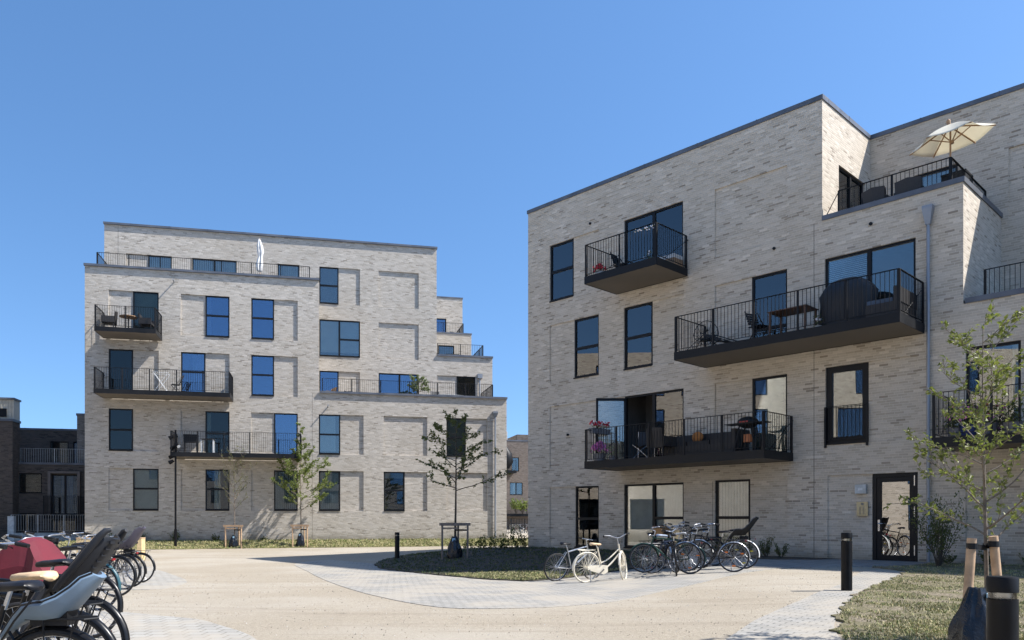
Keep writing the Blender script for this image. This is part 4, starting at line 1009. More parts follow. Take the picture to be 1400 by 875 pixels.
# ------------------------------------------------------------------ cargo trike with maroon hood
def cargo():
    Y = 7.3; x = (-8 - CX) / FPX * Y
    root = thing('cargo_bike', 'cargo tricycle with maroon rain hood over its box', 'cargo bike', (x, Y, gz(x, Y) + .012), R(3))
    MAR = M('hood_maroon', (.125, .011, .021), .78, var=.14, scale=3, bumpy=.15); CLR = glass_mat('clear_vinyl', (.75, .77, .72), 1.6)
    b = MB(); b.loft([[(.08, -.27, .30), (.62, -.27, .30), (.62, .27, .30), (.08, .27, .30)], [(.03, -.33, .60), (.71, -.33, .60), (.71, .33, .60), (.03, .33, .60)]], close=True); b.box(.08, .62, -.27, .27, .28, .30)
    b.build('cargo_box', BLKP, root)
    h = MB()
    prof = {  # side outline of the hood: front +x is left in the photograph
        }
    A = [(.97, .60), (.86, .80), (.70, 1.02), (.58, 1.05), (.30, 1.10), (.20, 1.09), (-.02, .90), (-.22, .72), (-.20, .64)]
    A = [(.04, .56), (.11, .80), (.18, .99), (.22, 1.02), (.36, 1.075), (.42, 1.05), (.50, .93), (.58, .80), (.72, .70), (.71, .64)]; rings = []
    for i, (xx, zz) in enumerate(A):
        w = .34 if zz < .7 else .30 if zz < .95 else .24
        rings.append([(xx, -w, min(zz, .62)), (xx, -w - .005, (zz + .60) / 2 if zz > .62 else zz), (xx, -w + .03, zz - .02 if zz > .62 else zz), (xx, -w * .5, zz + .005), (xx, 0, zz + .01), (xx, w * .5, zz + .005), (xx, w - .03, zz - .02 if zz > .62 else zz), (xx, w + .005, (zz + .6) / 2 if zz > .62 else zz), (xx, w, min(zz, .62))])
    h.loft(rings); ho = h.build('hood', MAR, root)
    sol = ho.modifiers.new('solid', 'SOLIDIFY'); sol.thickness = .008
    w = MB()
    for s in (-1, 1): w.loft([[(.11, s * .352, .80), (.19, s * .325, .985)], [(.19, s * .352, .80), (.24, s * .325, .97)]])
    w.build('hood_window', CLR, ho)
    f = MB(); f.tube([(-.15, 0, .40), (-.60, 0, .32), (-.78, 0, .75)], .02, 8); f.tube([(-.60, 0, .32), (-1.0, 0, .335)], .014, 8); f.tube([(-.1, 0, .38), (.1, 0, .3)], .02, 8)
    f.tube([(-.12, -.22, 1.02), (-.10, 0, 1.0), (-.12, .22, 1.02)], .012, 8); f.tube([(-.10, 0, 1.0), (-.10, 0, .45)], .014, 8)
    f.build('frame', BLK, root, True)
    for c, y in (((.45, 0, .26), -.40), ((.45, 0, .26), .40), ((-1.0, 0, .335), 0)):
        m = MB(); r_ = c[2]; m.tube(arc(c[0], c[2], r_ - .022, 0, 6.28, 32, y), .011, 6, cap=False); m.tube([(c[0], y - .05, c[2]), (c[0], y + .05, c[2])], .02, 8)
        for i in range(20): a = 2 * math.pi * i / 20; m.tube([(c[0], y + (.03 if i % 2 else -.03), c[2]), (c[0] + (r_ - .03) * math.cos(a), y, c[2] + (r_ - .03) * math.sin(a))], .0018, 3)
        wo = m.build('wheel', ALU, root, True); t = MB(); t.tube(arc(c[0], c[2], r_ - .012, 0, 6.2832, 36, y)[:-1], .02, 8, closed=True); t.build('tyre', RUB, wo, True)
    sd = MB(); sd.ball((-.84, 0, .93), (.14, .08, .035), 12); sd.tube([(-.78, 0, .75), (-.82, 0, .92)], .013, 8); sd.build('saddle', LEA, root, True)
cargo()

# ================================================================== trees and plants
def leafm(name, a, b):
    m, nt, out = newmat(name); oi = nt.nodes.new('ShaderNodeNewGeometry')
    c = mixc(nt, oi.outputs['Random Per Island'], (*a, 1), (*b, 1))
    p = principled(nt, out, c, .5, 0, None, .35)
    tr = nt.nodes.new('ShaderNodeBsdfTranslucent'); link(nt, mixc(nt, .5, c, (.25, .33, .03, 1)), tr.inputs[0])
    mx = nt.nodes.new('ShaderNodeMixShader'); mx.inputs[0].default_value = .35; link(nt, p.outputs[0], mx.inputs[1]); link(nt, tr.outputs[0], mx.inputs[2]); link(nt, mx.outputs[0], out.inputs[0])
    return m
LF_G = leafm('leaf_fresh_green', (.10, .14, .035), (.22, .25, .075)); LF_D = leafm('leaf_dark_green', (.05, .07, .022), (.115, .12, .04)); LF_Y = leafm('leaf_yellow_green', (.10, .12, .035), (.23, .235, .08)); LF_O = leafm('leaf_olive', (.14, .17, .08), (.25, .28, .15))
BARK = M('bark_grey', (.17, .14, .11), .85, var=.3, scale=25, bumpy=.4); BARKD = M('bark_brown', (.07, .055, .04), .85, var=.3, scale=25, bumpy=.4)
STAKE = M('stake_wood', (.46, .31, .19), .75, var=.2, scale=10); STAKEG = M('stake_weathered', (.17, .14, .12), .8, var=.2, scale=10)

def leaf(mb, p, d, s, r):
    """pointed leaf, folded a little along its rib"""
    d = d.normalized(); side = d.cross(Vector((r.uniform(-1, 1), r.uniform(-1, 1), r.uniform(-.2, 1)))).normalized()
    n = side.cross(d) * .18 * s
    a = p; b = p + d * s * .5 + side * s * .27 + n; c = p + d * s - n * .8; e = p + d * s * .5 - side * s * .27 + n; m = p + d * s * .5
    mb.add([a, b, c, e, m], [(0, 4, 1), (1, 4, 2), (0, 3, 4), (3, 2, 4)])

def tree(name, label, base, H, z1, rad, nb, ls, dens, lm, bark=BARK, up=.9, r0=.035, seed=1, lean=(0, 0), droop=0., cat='tree', clump=1, top=1., group=None, sub=5, prof=None):
    r = random.Random(seed); base = Vector(base)
    root = thing(name, label, cat, base, 0, group)
    tr = MB(); cr = MB()
    pts = []; n = 14
    for i in range(n + 1):
        t = i / n; pts.append(Vector((lean[0] * t + .02 * H / 4 * math.sin(3.1 * t + seed), lean[1] * t + .015 * math.sin(4 * t + 2 * seed), H * t)))
    tr.tube(pts, [max(.004, r0 * (1 - .88 * i / n)) for i in range(n + 1)], 8)
    def at(z):
        t = max(0, min(.999, z / H)) * n; i = int(t); return pts[i].lerp(pts[i + 1], t - i)
    def leaves(p0, p1, k, s):
        for _ in range(k):
            t = r.random(); p = p0.lerp(p1, t); d = (p1 - p0).normalized() + Vector((r.uniform(-1, 1), r.uniform(-1, 1), r.uniform(-.9, .6))) * 1.2
            q = p + Vector((r.gauss(0, .012), r.gauss(0, .012), r.gauss(0, .012)))
            leaf(cr, q, d + Vector((0, 0, -droop)), s * r.uniform(.6, 1.25), r)
    def twig(p, d, L, rr, lvl):
        k = 6; q = [p]; dd = d.normalized()
        for i in range(k):
            dd = (dd + Vector((r.gauss(0, .09), r.gauss(0, .09), r.gauss(0, .06) + .05 * up)) ).normalized(); q.append(q[-1] + dd * L / k)
        tr.tube(q, [max(.0022, rr * (1 - .8 * i / k)) for i in range(k + 1)], 6 if lvl == 0 else 4)
        if lvl < 2:
            m = sub if lvl == 0 else 3
            for i in range(m):
                t = (i + 1.2 * r.random()) / m * .8 + .18; j = min(k - 1, int(t * k)); side = dd.cross(Vector((r.uniform(-1, 1), r.uniform(-1, 1), r.uniform(-1, 1)))).normalized()
                twig(q[j], (q[j + 1] - q[j]).normalized() * .75 + side * .6 + Vector((0, 0, .18 * up)), L * r.uniform(.28, .5) * (1 - .3 * t), rr * .45, lvl + 1)
        for i in range(k):
            if lvl == 0 and i < 2: continue
            leaves(q[i], q[i + 1], int(dens * L / k * (1.2 if lvl else .7) * r.choice((0, 1, 1, 2)) + r.random()), ls)
    for i in range(nb):
        t = (i + r.random() * .6) / nb; z = z1 + (H * top - z1) * t; p = at(z); a = i * 2.4 + r.uniform(-.5, .5)
        wdt = (prof(t) if prof else (math.sin(math.pi * min(1, .25 + .75 * t)) ** .7 if t > .3 else .75 + t)) ; L = rad * wdt * r.uniform(.75, 1.15)
        twig(p, Vector((math.cos(a), math.sin(a), up * r.uniform(.5, 1.0))), max(.15, L), max(.005, r0 * .42 * (1 - .6 * t)), 0)
    for i in range(int(n * z1 / H), n): leaves(pts[i], pts[i + 1], int(dens * .35 * H / n), ls)
    tr.build('trunk', bark, root, True); cr.build('crown', lm, root)
    return root

def stakes(label, px, py, w, h, mat_, cat='tree support', third=True):
    """posts and crossbar holding a young tree"""
    p = gpt(px, py); root = thing('tree_support', label, cat, p)
    posts = [(-w / 2, 0), (w / 2, 0)] + ([(0.08, w * .8)] if third else [])
    for (x, y) in posts:
        m = MB(); m.tube([(x, y, -.1), (x, y, h)], .036, 10); m.build('post', mat_, root, True)
    m = MB(); m.box(-w / 2 - .1, w / 2 + .1, -.05, -.02, h - .05, h + .05); m.box(-w / 2 - .02, .1, .0, .02, h - .16, h - .11); m.bar((w / 2, 0, h - .02), (.08, w * .8, h - .02), .09, .03); m.bar((-w / 2, 0, h - .02), (.08, w * .8, h - .02), .09, .03); m.build('crossbar', mat_, root)
    m = MB(); m.bar((w / 2, .0, h - .2), (0, .1, h - .2), .012, .06); m.bar((-w / 2, .0, h - .14), (0, .1, h - .14), .012, .05); m.build('strap', BLKP, root)
def water_bag(label, pos, h, r, seed):
    q = random.Random(seed); m = MB(); rings = []
    for i in range(13):
        t = i / 12; rr = r * (.9 + .28 * math.sin(2.6 * t + .5)) * (1 - .62 * t ** 1.6); ring = []
        for j in range(28):
            a = 2 * math.pi * j / 28; k = 1 + .09 * math.sin(5 * a + 4 * t + seed) + .06 * math.sin(11 * a - 7 * t) + q.uniform(-.025, .025)
            ring.append((rr * k * math.cos(a), rr * k * math.sin(a) * .85, h * t + .01 * math.sin(9 * a)))
        rings.append(ring)
    m.loft(rings, close=True); m.add(rings[-1], [tuple(range(28))])
    root = thing('watering_bag', label, 'watering bag', pos, q.uniform(0, 1))
    m.build('bag', M('bag_vinyl', (.005, .007, .011), .3, var=.3, scale=5, bumpy=.5), root, True)
    t = MB(); t.T = Matrix.Translation((-.0, -r * .42, h * .86)) ; t.box(-r * .35, r * .1, -.012, .012, -.06, .05); t.build('label_patch', M('bag_label', (.30, .48, .60), .5), root)

TB = gpt(319, 749); tree('tree', 'almost leafless young tree beside the lamp post', TB + Vector((0, .25, 0)), 4.9, 1.9, 1.5, 20, .06, 9, LF_Y, up=1.0, r0=.032, seed=4)
stakes('pale post frame around the almost leafless young tree', 319, 750, .78, 1.12, STAKE); water_bag('dark watering bag under the almost leafless tree', TB + Vector((.02, .02, 0)), .62, .20, 3)
TB = gpt(410, 748); tree('tree', 'light green young tree in front of the lit ground floor wall', TB + Vector((0, .25, 0)), 6.2, 1.8, 2.15, 26, .115, 30, LF_G, up=.75, r0=.036, seed=9, prof=lambda t: .95 if t < .35 else max(.12, 1.15 - 1.25 * t))
stakes('pale post frame around the light green young tree', 410, 749, .74, 1.12, STAKE); water_bag('dark watering bag with pale fold under the light green tree', TB + Vector((.02, .02, 0)), .72, .19, 5)
TB = gpt(622, 764); tree('tree', 'dark leaved young tree with upswept branches on the shaded island bed', TB + Vector((0, .25, 0)), 5.1, 2.35, 1.75, 24, .10, 36, LF_D, bark=BARKD, up=.62, r0=.05, seed=12, sub=2, prof=lambda t: 1.0 if t < .45 else 1.35 - 1.15 * t)
stakes('weathered grey post frame around the dark leaved tree', 622, 765, .88, 1.22, STAKEG); water_bag('black watering bag in the shade under the dark leaved tree', TB + Vector((-.02, .02, 0)), .78, .24, 7)
# the big young tree at the right edge
Yt = 7.7; xt = (1347 - CX) / FPX * Yt; bt = Vector((xt, Yt, gz(xt, Yt)))
tree('tree', 'young apple tree with fresh green leaves between two wooden stakes', bt, 3.1, .92, .90, 25, .058, 33, LF_Y, up=.8, r0=.026, seed=21, sub=4, prof=lambda t: 1.0 if t < .35 else 1.1 - .62 * t)
def stake(label, px, Y, h, tilt, r=.043):
    x = (px - CX) / FPX * Y; root = thing('tree_stake', label, 'stake', (x, Y, gz(x, Y) - .05))
    m = MB(); m.tube([(0, 0, 0), (tilt, 0, h + .05)], [r, r * .97], 16); m.build('post', STAKE, root, True)
    m = MB(); m.tube([(tilt - .0, 0, h - .055), (tilt, 0, h + .002)], r + .006, 14); m.bar((tilt, -.02, h - .03), (bt.x - x, bt.y - Y - .03, h - .05), .008, .05); m.bar((tilt, .03, h - .03), (bt.x - x, bt.y - Y + .03, h - .05), .008, .05); m.build('strap', BLKP, root)
stake('left wooden stake strapped to the apple tree', 1318, 7.5, 1.03, .075); stake('right wooden stake strapped to the apple tree, behind the bollard', 1372, 7.6, 1.04, -.10)
x_ = (1335 - CX) / FPX * 6.6; water_bag('black watering bag beside the nearest bollard', (x_, 6.6, gz(x_, 6.6)), .64, .21, 11)
# shrubs
def shrub(name, label, base, h, r, nst, ls, dens, lm, seed, group=None, cat='shrub', bark=BARKD):
    q = random.Random(seed); root = thing(name, label, cat, base, 0, group); st = MB(); cr = MB()
    for i in range(nst):
        a = q.uniform(0, 6.28); d = Vector((math.cos(a) * r * q.uniform(.2, 1) / h, math.sin(a) * r * .7 * q.uniform(.2, 1) / h, 1)).normalized(); L = h * q.uniform(.6, 1.05); p = [Vector((math.cos(a) * .03, math.sin(a) * .03, 0))]
        for k in range(6): d = (d + Vector((q.gauss(0, .09), q.gauss(0, .09), 0))).normalized(); p.append(p[-1] + d * L / 6)
        st.tube(p, [max(.002, .008 * (1 - .13 * k) * (h / 1.2) ** .5) for k in range(7)], 5)
        for k in range(1 if h < .7 else 2, 6):
            for _ in range(int(dens * L / 6) + 1):
                t = q.random(); c = p[k].lerp(p[k + 1], t) + Vector((q.gauss(0, .05 * h), q.gauss(0, .05 * h), q.gauss(0, .03 * h))); leaf(cr, c, d + Vector((q.uniform(-1, 1), q.uniform(-1, 1), q.uniform(-.6, .8))), ls * q.uniform(.6, 1.3), q)
    st.build('stem', bark, root, True); cr.build('foliage', lm, root); return root
shrub('shrub', 'dark multi-stemmed shrub between the street door and the downpipe', gpt(1283, 776) , 1.75, .75, 26, .06, 62, LF_D, 3)
i = 0
for u, w, h in ((8.4, -.5, .5), (8.8, -.75, .62), (9.35, -.55, .45), (9.9, -.5, .60), (10.4, -.6, .42)):
    p = FR.w(u, w, 0); p.z = gz(p.x, p.y) + .03
    shrub('low_shrub', ['leftmost low dark shrub at the foot of the wall by the bicycles', 'tallest low dark shrub at the foot of the wall', 'small low shrub midway along the planting bed', 'bushy low shrub below the balcony corner', 'rightmost low shrub toward the street door'][i], p, h, .35, 14, .05, 60, LF_D, 30 + i, 'low shrubs in the bed by the wall'); i += 1
for u, w, h in ((14.6, -.5, .3), (15.4, -.4, .38), (16.3, -.5, .34)):
    p = FR.w(u, w, 0); p.z = gz(p.x, p.y) + .03
    shrub('low_shrub', ['low ground shrub just right of the downpipe', 'second low ground shrub right of the downpipe', 'third low ground shrub right of the downpipe'][i - 5], p, h, .5, 16, .05, 60, LF_D, 40 + i, 'low shrubs right of the downpipe'); i += 1
for k, (px, h) in enumerate(((637, .45), (646, .42), (655, .5), (663, .6), (670, .45), (677, .62), (684, .5), (692, .55), (699, .85), (706, .6), (712, .8), (718, .5))):
    p = gpt(px, 752.5 - .1 * k)
    shrub('hedge_seedling', 'young hedge plant in the row between the dark leaved tree and the building corner', p, h, .16, 5, .09, 34, LF_D, 60 + k, 'row of young hedge plants', 'hedge plant')
for k, (u, w, h) in enumerate(((4.3, -.25, .5), (6.3, -.3, .35), (8.6, -.2, .22), (1.2, -.3, .45), (2.7, -.3, .5))):
    p = FL.w(u, w, 0); p.z = gz(p.x, p.y) + .02
    shrub('wall_weed', ['dark weed at the foot of the left wall right of the lamp post', 'low weed near the leafless tree', 'small weed between the two framed trees', 'weed at the foot of the left wall near its corner', 'weed at the wall below the lowest left window'][k], p, h, .4, 12, .07, 40, LF_D, 80 + k, None, 'weed')

# ================================================================== street furniture
GLB = M('bollard_black', (.006, .006, .007), .42, var=.2, scale=6, spec=.2)
def bollard(label, loc):
    root = thing('bollard', label, 'bollard', loc, rng.uniform(0, 3), 'black light bollards')
    m = MB(); m.lathe([(.0895, -.05), (.0895, .855)], 36); m.build('body', GLB, root, True)
    m = MB(); m.lathe([(.078, .856), (.081, .86), (.081, .898), (.078, .9)], 32); m.lathe([(.04, .9), (.04, .901)], 12); m.build('lens', glass_mat('lens_clear_' + str(rng.random()), (.8, .8, .78), 1.9), root, True)
    m = MB(); m.lathe([(.05, .857), (.055, .898)], 20); m.build('lamp_core', ALU, root, True)
    m = MB(); m.lathe([(.0905, .901), (.0905, .985), (.085, 1.0), (0.001, 1.001)], 36); m.build('cap', GLB, root, True)
bollard('black bollard with light ring between island bed and left building', gpt(543, 764.5)); bollard('black bollard with light ring on the paving before the street door', gpt(1157.5, 808.3))
xb = (1370.5 - CX) / FPX * 5.05; bollard('nearest black bollard, cropped at the bottom right', (xb, 5.05, EYE - 1.374))
xb = (72 - CX) / FPX * 13.2; bollard('dark bollard standing behind the maroon cargo hood', (xb, 13.2, gz(xb, 13.2)))

def lamp_post():
    p = gpt(240, 748.6); sc = (HOR - 588) / FPX * p.y + EYE - p.z
    root = thing('lamp_post', 'slim black lamp post with a cluster of spotlights', 'lamp post', p)
    m = MB(); m.tube([(0, 0, -.1), (0, 0, .9)], .07, 14); m.tube([(0, 0, .9), (0, 0, sc)], .048, 14); m.build('pole', GLB, root, True)
    for z, a, tl in ((sc - .35, 3.5, -.5), (sc - .85, 2.6, -.4), (sc - .75, 5.6, -.6), (sc - 1.15, .2, -.8), (sc - 1.3, 3.0, -.3), (sc - 1.55, 3.3, -.5)):
        d = Vector((math.cos(a), math.sin(a), tl)).normalized(); o = Vector((math.cos(a) * .18, math.sin(a) * .18, z))
        m = MB(); m.tube([(0, 0, z + .02), o], .014, 8); m.tube([o - d * .10, o - d * .09, o + d * .12, o + d * .14], [.045, .07, .10, .095], 14); so_ = m.build('spotlight', GLB, root, True)
        m = MB(); m.tube([o + d * .1405, o + d * .143], .085, 12); m.build('lens', M('spot_lens', (.55, .58, .6), .15), so_)
lamp_post()
for k, (px, Y, w, h) in enumerate(((125, 22, .62, .30), (193, 30, .16, .30))):
    x = (px - CX) / FPX * Y; z = EYE + (HOR - (745 if k == 0 else 745.5)) / FPX * Y
    root = thing('timber_block', ['pale timber block seat behind the bicycles', 'narrow pale timber block behind the plum-grey child seat'][k], 'timber seat', (x, Y, gz(x, Y)), .15)
    hh = EYE + (HOR - 736) / FPX * Y - gz(x, Y)
    m = MB(); m.box(-w / 2, w / 2, -.25, .25, 0, hh); m.build('block', M('fresh_timber', (.60, .45, .24), .7, var=.15, scale=8), root)
    m = MB(); m.box(-w / 2 - .01, w / 2 + .01, -.26, .26, hh + .001, hh + .03); m.build('top', STAKE, root)

# ================================================================== background buildings
def simple_wall(root, P0, a, n, u0, u1, z0, z1, mat_, wins, glass=None, name='wall', hd=.1, room=1.0):
    w = MB(); facade(w, P0, a, n, u0, u1, z0, z1, [q[:4] for q in wins], [], hd); w.build(name, mat_, root)
    for q in wins: window(root, P0, a, n, *q[:4], depth_=.08, **({} if len(q) > 4 and 'glass' in q[4] else {'glass': glass}), sill=False, roomm=ROOMD, room=room, **(q[4] if len(q) > 4 else {}))
def back_left():
    F = Frame((-26.34, 43.4), (.9763, .2166))
    root = thing('brick_house', 'dark brick row house with roof terrace, seen past the left building', 'house', F.P, F.rz)
    simple_wall(root, Z0, X_, Y_, 0, 5, -.6, 4.18, BRICKD, [(.02, 1.25, 2.55, 3.68, dict(trans=[])), (1.75, 3.1, 1.35, 3.62, dict(cols=[.5], blind=('curtain', .3, .75), glass=GLASSB)), (.1, .95, .0, 1.45), (1.7, 3.0, .0, 1.1)])
    w = MB(); facade(w, (0, 3, 0), X_, Y_, -2, 5, 4.1, 6.40, [(.75, 1.75, 4.12, 5.75), (2.0, 3.15, 4.12, 5.75)], [], .1); facade(w, (0, 0, 0), Y_, X_, 0.01, 3, -.6, 4.1)
    w.build('wall', BRICKD, root)
    window(root, (0, 3, 0), X_, Y_, .75, 1.75, 4.12, 5.75, sill=False, roomm=ROOMD); d = window(root, (0, 3, 0), X_, Y_, 2.0, 3.15, 4.12, 5.75, cols=[.5], sill=False, glass=GLASSB, blind=('curtain', .3, .7))
    r = MB(); r.box(-2, 5, .01, 3, 3.95, 4.05); r.box(-2, 5, 3.01, 9.9, 6.2, 6.3); r.build('roof', ROOFM, root)
    c = SepMB(); c.par = root; coping(c, Z0, X_, Y_, -.03, 5, 4.29, .12, .3); coping(c, (0, 3, 0), X_, Y_, -2, 5, 6.51, .12, .3)
    GAL = M('galvanised', (.40, .42, .43), .45, .6)
    r = MB(); railing(r, [(.05, .2), (3.6, .2)], 4.2, .88, 1.6, .12, .016); r.build('railing', GAL, root)
    s = MB(); s.box(1.7, 3.5, -1.3, -.02, 1.15, 1.36); so_ = s.build('balcony', STEEL, root); r = MB(); railing(r, [(1.73, -.05), (1.73, -1.27), (3.47, -1.27), (3.47, -.05)], 1.34, 1.05, 1.2); r.build('railing', STEEL, so_)
    b = MB(); b.box(1.60, 1.74, -.22, -.001, 1.4, 3.68); b.box(3.11, 3.25, -.22, -.001, 1.4, 3.68); b.box(1.60, 3.25, -.22, -.001, 3.681, 3.80); b.build('bay_surround', M('surround_bronze', (.13, .11, .10), .5), root)
    p = MB(); p.tube([(-.12, -.1, -.3), (-.12, -.1, 3.8)], .05, 8); p.box(-.24, 0, -.22, 0, 3.75, 3.98); p.build('downpipe', M('pipe_bronze', (.10, .08, .07), .5), root)
    # grey brick stair tower hard against the left building's flank
    F2 = Frame((-23.55, 44.4), (.9763, .2166)); t = thing('stair_tower', 'grey brick stair tower tight behind the left building corner', 'tower', F2.P, F2.rz)
    w = MB(); w.box(0, 3.2, 0, 5, -.6, 7.0); w.build('wall', BRICKG, t); c = MB(); c.box(-.04, 3.24, -.04, 5.04, 7.001, 7.13); c.build('coping', ZINC, t)
    # the nearer block at the picture's left edge
    F3 = Frame((-33.0, 41.0), (.9763, .2166)); k = thing('brick_house', 'brown brick house end at the left edge with pale metal attic', 'house', F3.P, F3.rz)
    w = MB(); w.box(0, 7.1, 0, 1.1, -.6, 6.45); w.build('wall', brick_mat('brick_umber', [(.075, .06, .052), (.10, .08, .068), (.125, .10, .082)], (.13, .11, .095), (.045, .038, .034), .62, False), k)
    c = MB(); c.box(-.04, 7.14, -.04, 1.14, 6.451, 6.58); c.build('coping', ZINC, k)
    m = MB(); m.box(.5, 7.09, .2, 1.1, 6.581, 7.65)
    x = .55
    while x < 7.0: m.box(x, x + .03, .17, .199, 6.59, 7.64); x += .16
    m.build('attic', M('attic_cladding', (.48, .44, .36), .5, var=.1), k); c = MB(); c.box(.45, 7.15, .1, 1.15, 7.651, 7.75); c.build('roof', ZINC, k)
    g = MB(); g.box(6.0, 6.75, .14, .16, 6.7, 7.15); g.build('window', FRAME, k)
    # low galvanised railing on a plinth in front of it
    x0, Y0 = (15 - CX) / FPX * 42, 42.; f = thing('garden_railing', 'pale galvanised railing on a concrete plinth before the dark house', 'railing', (x0, Y0, gz(x0, Y0)), F.rz)
    r = MB(); railing(r, [(.0, 0), (3.9, 0)], .42, .95, 1.5, .12, .016); r.build('railing', GAL, f); m = MB(); m.box(-.1, 4.2, -.1, .12, -.3, .40); m.build('plinth', M('concrete_plinth', (.45, .45, .43), .8), f)
    m = MB(); m.box(-.12, .18, -.15, .17, -.3, 1.3); m.build('gate_post', M('white_post', (.6, .6, .58), .6), f)
back_left()
def back_gap():
    F = Frame((-4.0, 82.0), (.9763, .2166)); root = thing('brick_house', 'brown brick house with balconies in the gap between the two blocks', 'house', F.P, F.rz)
    k = 82 / FPX
    Zp = lambda y: EYE + (HOR - y) * 84 / FPX
    wins = [(6.1, 7.5, Zp(677), Zp(660), dict(cols=[.5], blind=('curtain', .3, .5))), (6.3, 7.1, Zp(645), Zp(626)), (6.0, 7.2, Zp(734), Zp(716)), (1.5, 3, Zp(677), Zp(660)), (9.5, 11, Zp(677), Zp(660))]
    simple_wall(root, Z0, X_, Y_, 0, 16, -.6, Zp(604), BRICKB, wins)
    w = MB(); w.box(0, 6.2, 1.5, 6, Zp(606), Zp(589)); w.build('attic', M('attic_render', (.62, .58, .50), .8), root); w = MB(); w.box(7.2, 16, 1.2, 6, Zp(606), Zp(593)); w.build('attic', BRICKB, root)
    c = MB(); c.box(-.03, 16.03, -.03, .4, Zp(604) + .001, Zp(604) + .14); c.build('coping', ZINC, root)
    g = MB(); g.box(5.1, 5.9, 1.4, 1.499, Zp(604), Zp(594)); g.build('window', GLASSB, root)
    for zt in (706, 648):
        s = MB(); s.box(5.2 if zt == 706 else 4.6, 8.8 if zt == 706 else 6.5, -1.4, -.02, Zp(zt), Zp(zt) + .28); so_ = s.build('balcony', STEEL, root)
        r = MB(); railing(r, [(5.25 if zt == 706 else 4.65, -1.35), (8.75 if zt == 706 else 6.45, -1.35)], Zp(zt) + .28, 1.05, 1.2, .12, .016); r.build('railing', STEEL, so_)
    U = F.w(5.5, -.8, Zp(648) + .28); u = thing('parasol', 'closed dark parasol on the far balcony in the gap', 'parasol', U)
    m = MB(); m.lathe([(.03, 0), (.03, .2)], 8); m.build('pole', BLK, u); m = MB(); m.lathe([(.35, .2), (.75, .9), (.62, 1.8), (.1, 2.5)], 12); m.build('canopy', BLKP, u, True)
    x0, Y0 = (690 - CX) / FPX * 62, 62.; f = thing('garden_fence', 'black bar fence between the two blocks', 'fence', (x0, Y0, -.35), F.rz)
    r = MB(); railing(r, [(-.6, 0), (5.0, 0)], .15, 1.35, 1.2, .13, .03); r.build('railing', STEEL, f)
    for i in range(3): bike(['bicycle behind the far black fence, leftmost', 'bicycle behind the far black fence, in the middle', 'bicycle behind the far black fence, rightmost'][i], (x0 + .9 + i * .8, Y0 + 2.2 + .3 * i, -.38), R(100 + 15 * i), fm=[BLK, SILV, BLK][i], sp=8, group='bicycles behind the far fence')
    for i, (px, Y) in enumerate(((707, 76), (716, 79))):
        x = (px - CX) / FPX * Y; shrub('balcony_plant', ['leafy plant box on the far balcony, left one', 'leafy plant box on the far balcony, right one'][i], (x, Y + 3.2, Zp(704) + .1), 1.5, .9, 20, .22, 12, LF_G, 120 + i, 'plants on the far balcony', 'plant')
back_gap()

# blocks across the yard, which the photograph shows only as reflections and as warm light thrown back
def across():
    def block(label, P, e, L, H, D, seed, mat_):
        F = Frame(P, e); root = thing('apartment_building', label, 'building', F.P, F.rz); q = random.Random(seed); w = MB(); wins = []
        u = 1.5
        while u < L - 2.5:
            for fl in range(int(H // 3.05)):
                wd = q.choice((1.15, 1.15, 2.3)); wins.append((u, min(L - .5, u + wd), .4 + fl * 3.02, 2.5 + fl * 3.02))
            u += 3.45
        facade(w, Z0, X_, Y_, 0, L, -1, H, wins, [], .1); w.box(.01, L - .01, .6, D, -1, H - .02); w.build('wall', mat_, root)
        g = MB(); f = MB()
        for a, b, c, d in wins: g.box(a + .07, b - .07, .09, .1, c + .07, d - .07)
        for a, b, c, d in wins: f.box(a, a + .07, .07, .12, c, d); f.box(b - .07, b, .07, .12, c, d); f.box(a + .07, b - .07, .07, .12, d - .07, d); f.box(a + .07, b - .07, .07, .12, c, c + .07)
        f.build('window_frame', FRAME, root); g.build('window_glass', GLASSB, root)
    block('pale brick block across the yard, mirrored in the right building windows', (-22, -22), (0, 1), 54, 12.4, 10, 5, BRICK)
    block('low pale block behind the viewer, mirrored in the ground floor windows', (26, -34), (-1, 0), 44, 9.6, 8, 8, BRICKL)
across()

# ================================================================== things on balconies and terraces
WOODT = M('teak', (.33, .20, .11), .65, var=.25, scale=14); CANV = M('canvas_cream', (.82, .78, .67), .85, var=.05, scale=2)
_nt = CANV.node_tree; _o = [n for n in _nt.nodes if n.type == 'OUTPUT_MATERIAL'][0]; _p = [n for n in _nt.nodes if n.type == 'BSDF_PRINCIPLED'][0]
_t = _nt.nodes.new('ShaderNodeBsdfTranslucent'); _t.inputs[0].default_value = (.84, .80, .68, 1); _x = _nt.nodes.new('ShaderNodeMixShader'); _x.inputs[0].default_value = .45
_nt.links.new(_p.outputs[0], _x.inputs[1]); _nt.links.new(_t.outputs[0], _x.inputs[2]); _nt.links.new(_x.outputs[0], _o.inputs[0])
CUSH = M('cushion_white', (.65, .64, .62), .9)
POTT = M('terracotta', (.33, .15, .08), .8); POTG = M('pot_grey', (.16, .16, .17), .7); POTL = M('pot_light', (.52, .51, .48), .7)
COVER = M('cover_black', (.013, .014, .016), .6, var=.3, scale=4, bumpy=.4); RATT = M('rattan_dark', (.022, .020, .020), .6, var=.3, scale=40); RATB = M('rattan_brown', (.25, .16, .09), .7, var=.3, scale=40)
FRD = M('blossom_red', (.55, .02, .04), .6, var=.3, scale=30); FPK = M('blossom_pink', (.62, .16, .38), .6, var=.3, scale=30); FWH = M('blossom_white', (.8, .75, .76), .6); FPU = M('blossom_purple', (.36, .10, .34), .6, var=.3, scale=30)
def at(fr, u, w, z, rot=0.): p = fr.w(u, w, z); return p, fr.rz + rot
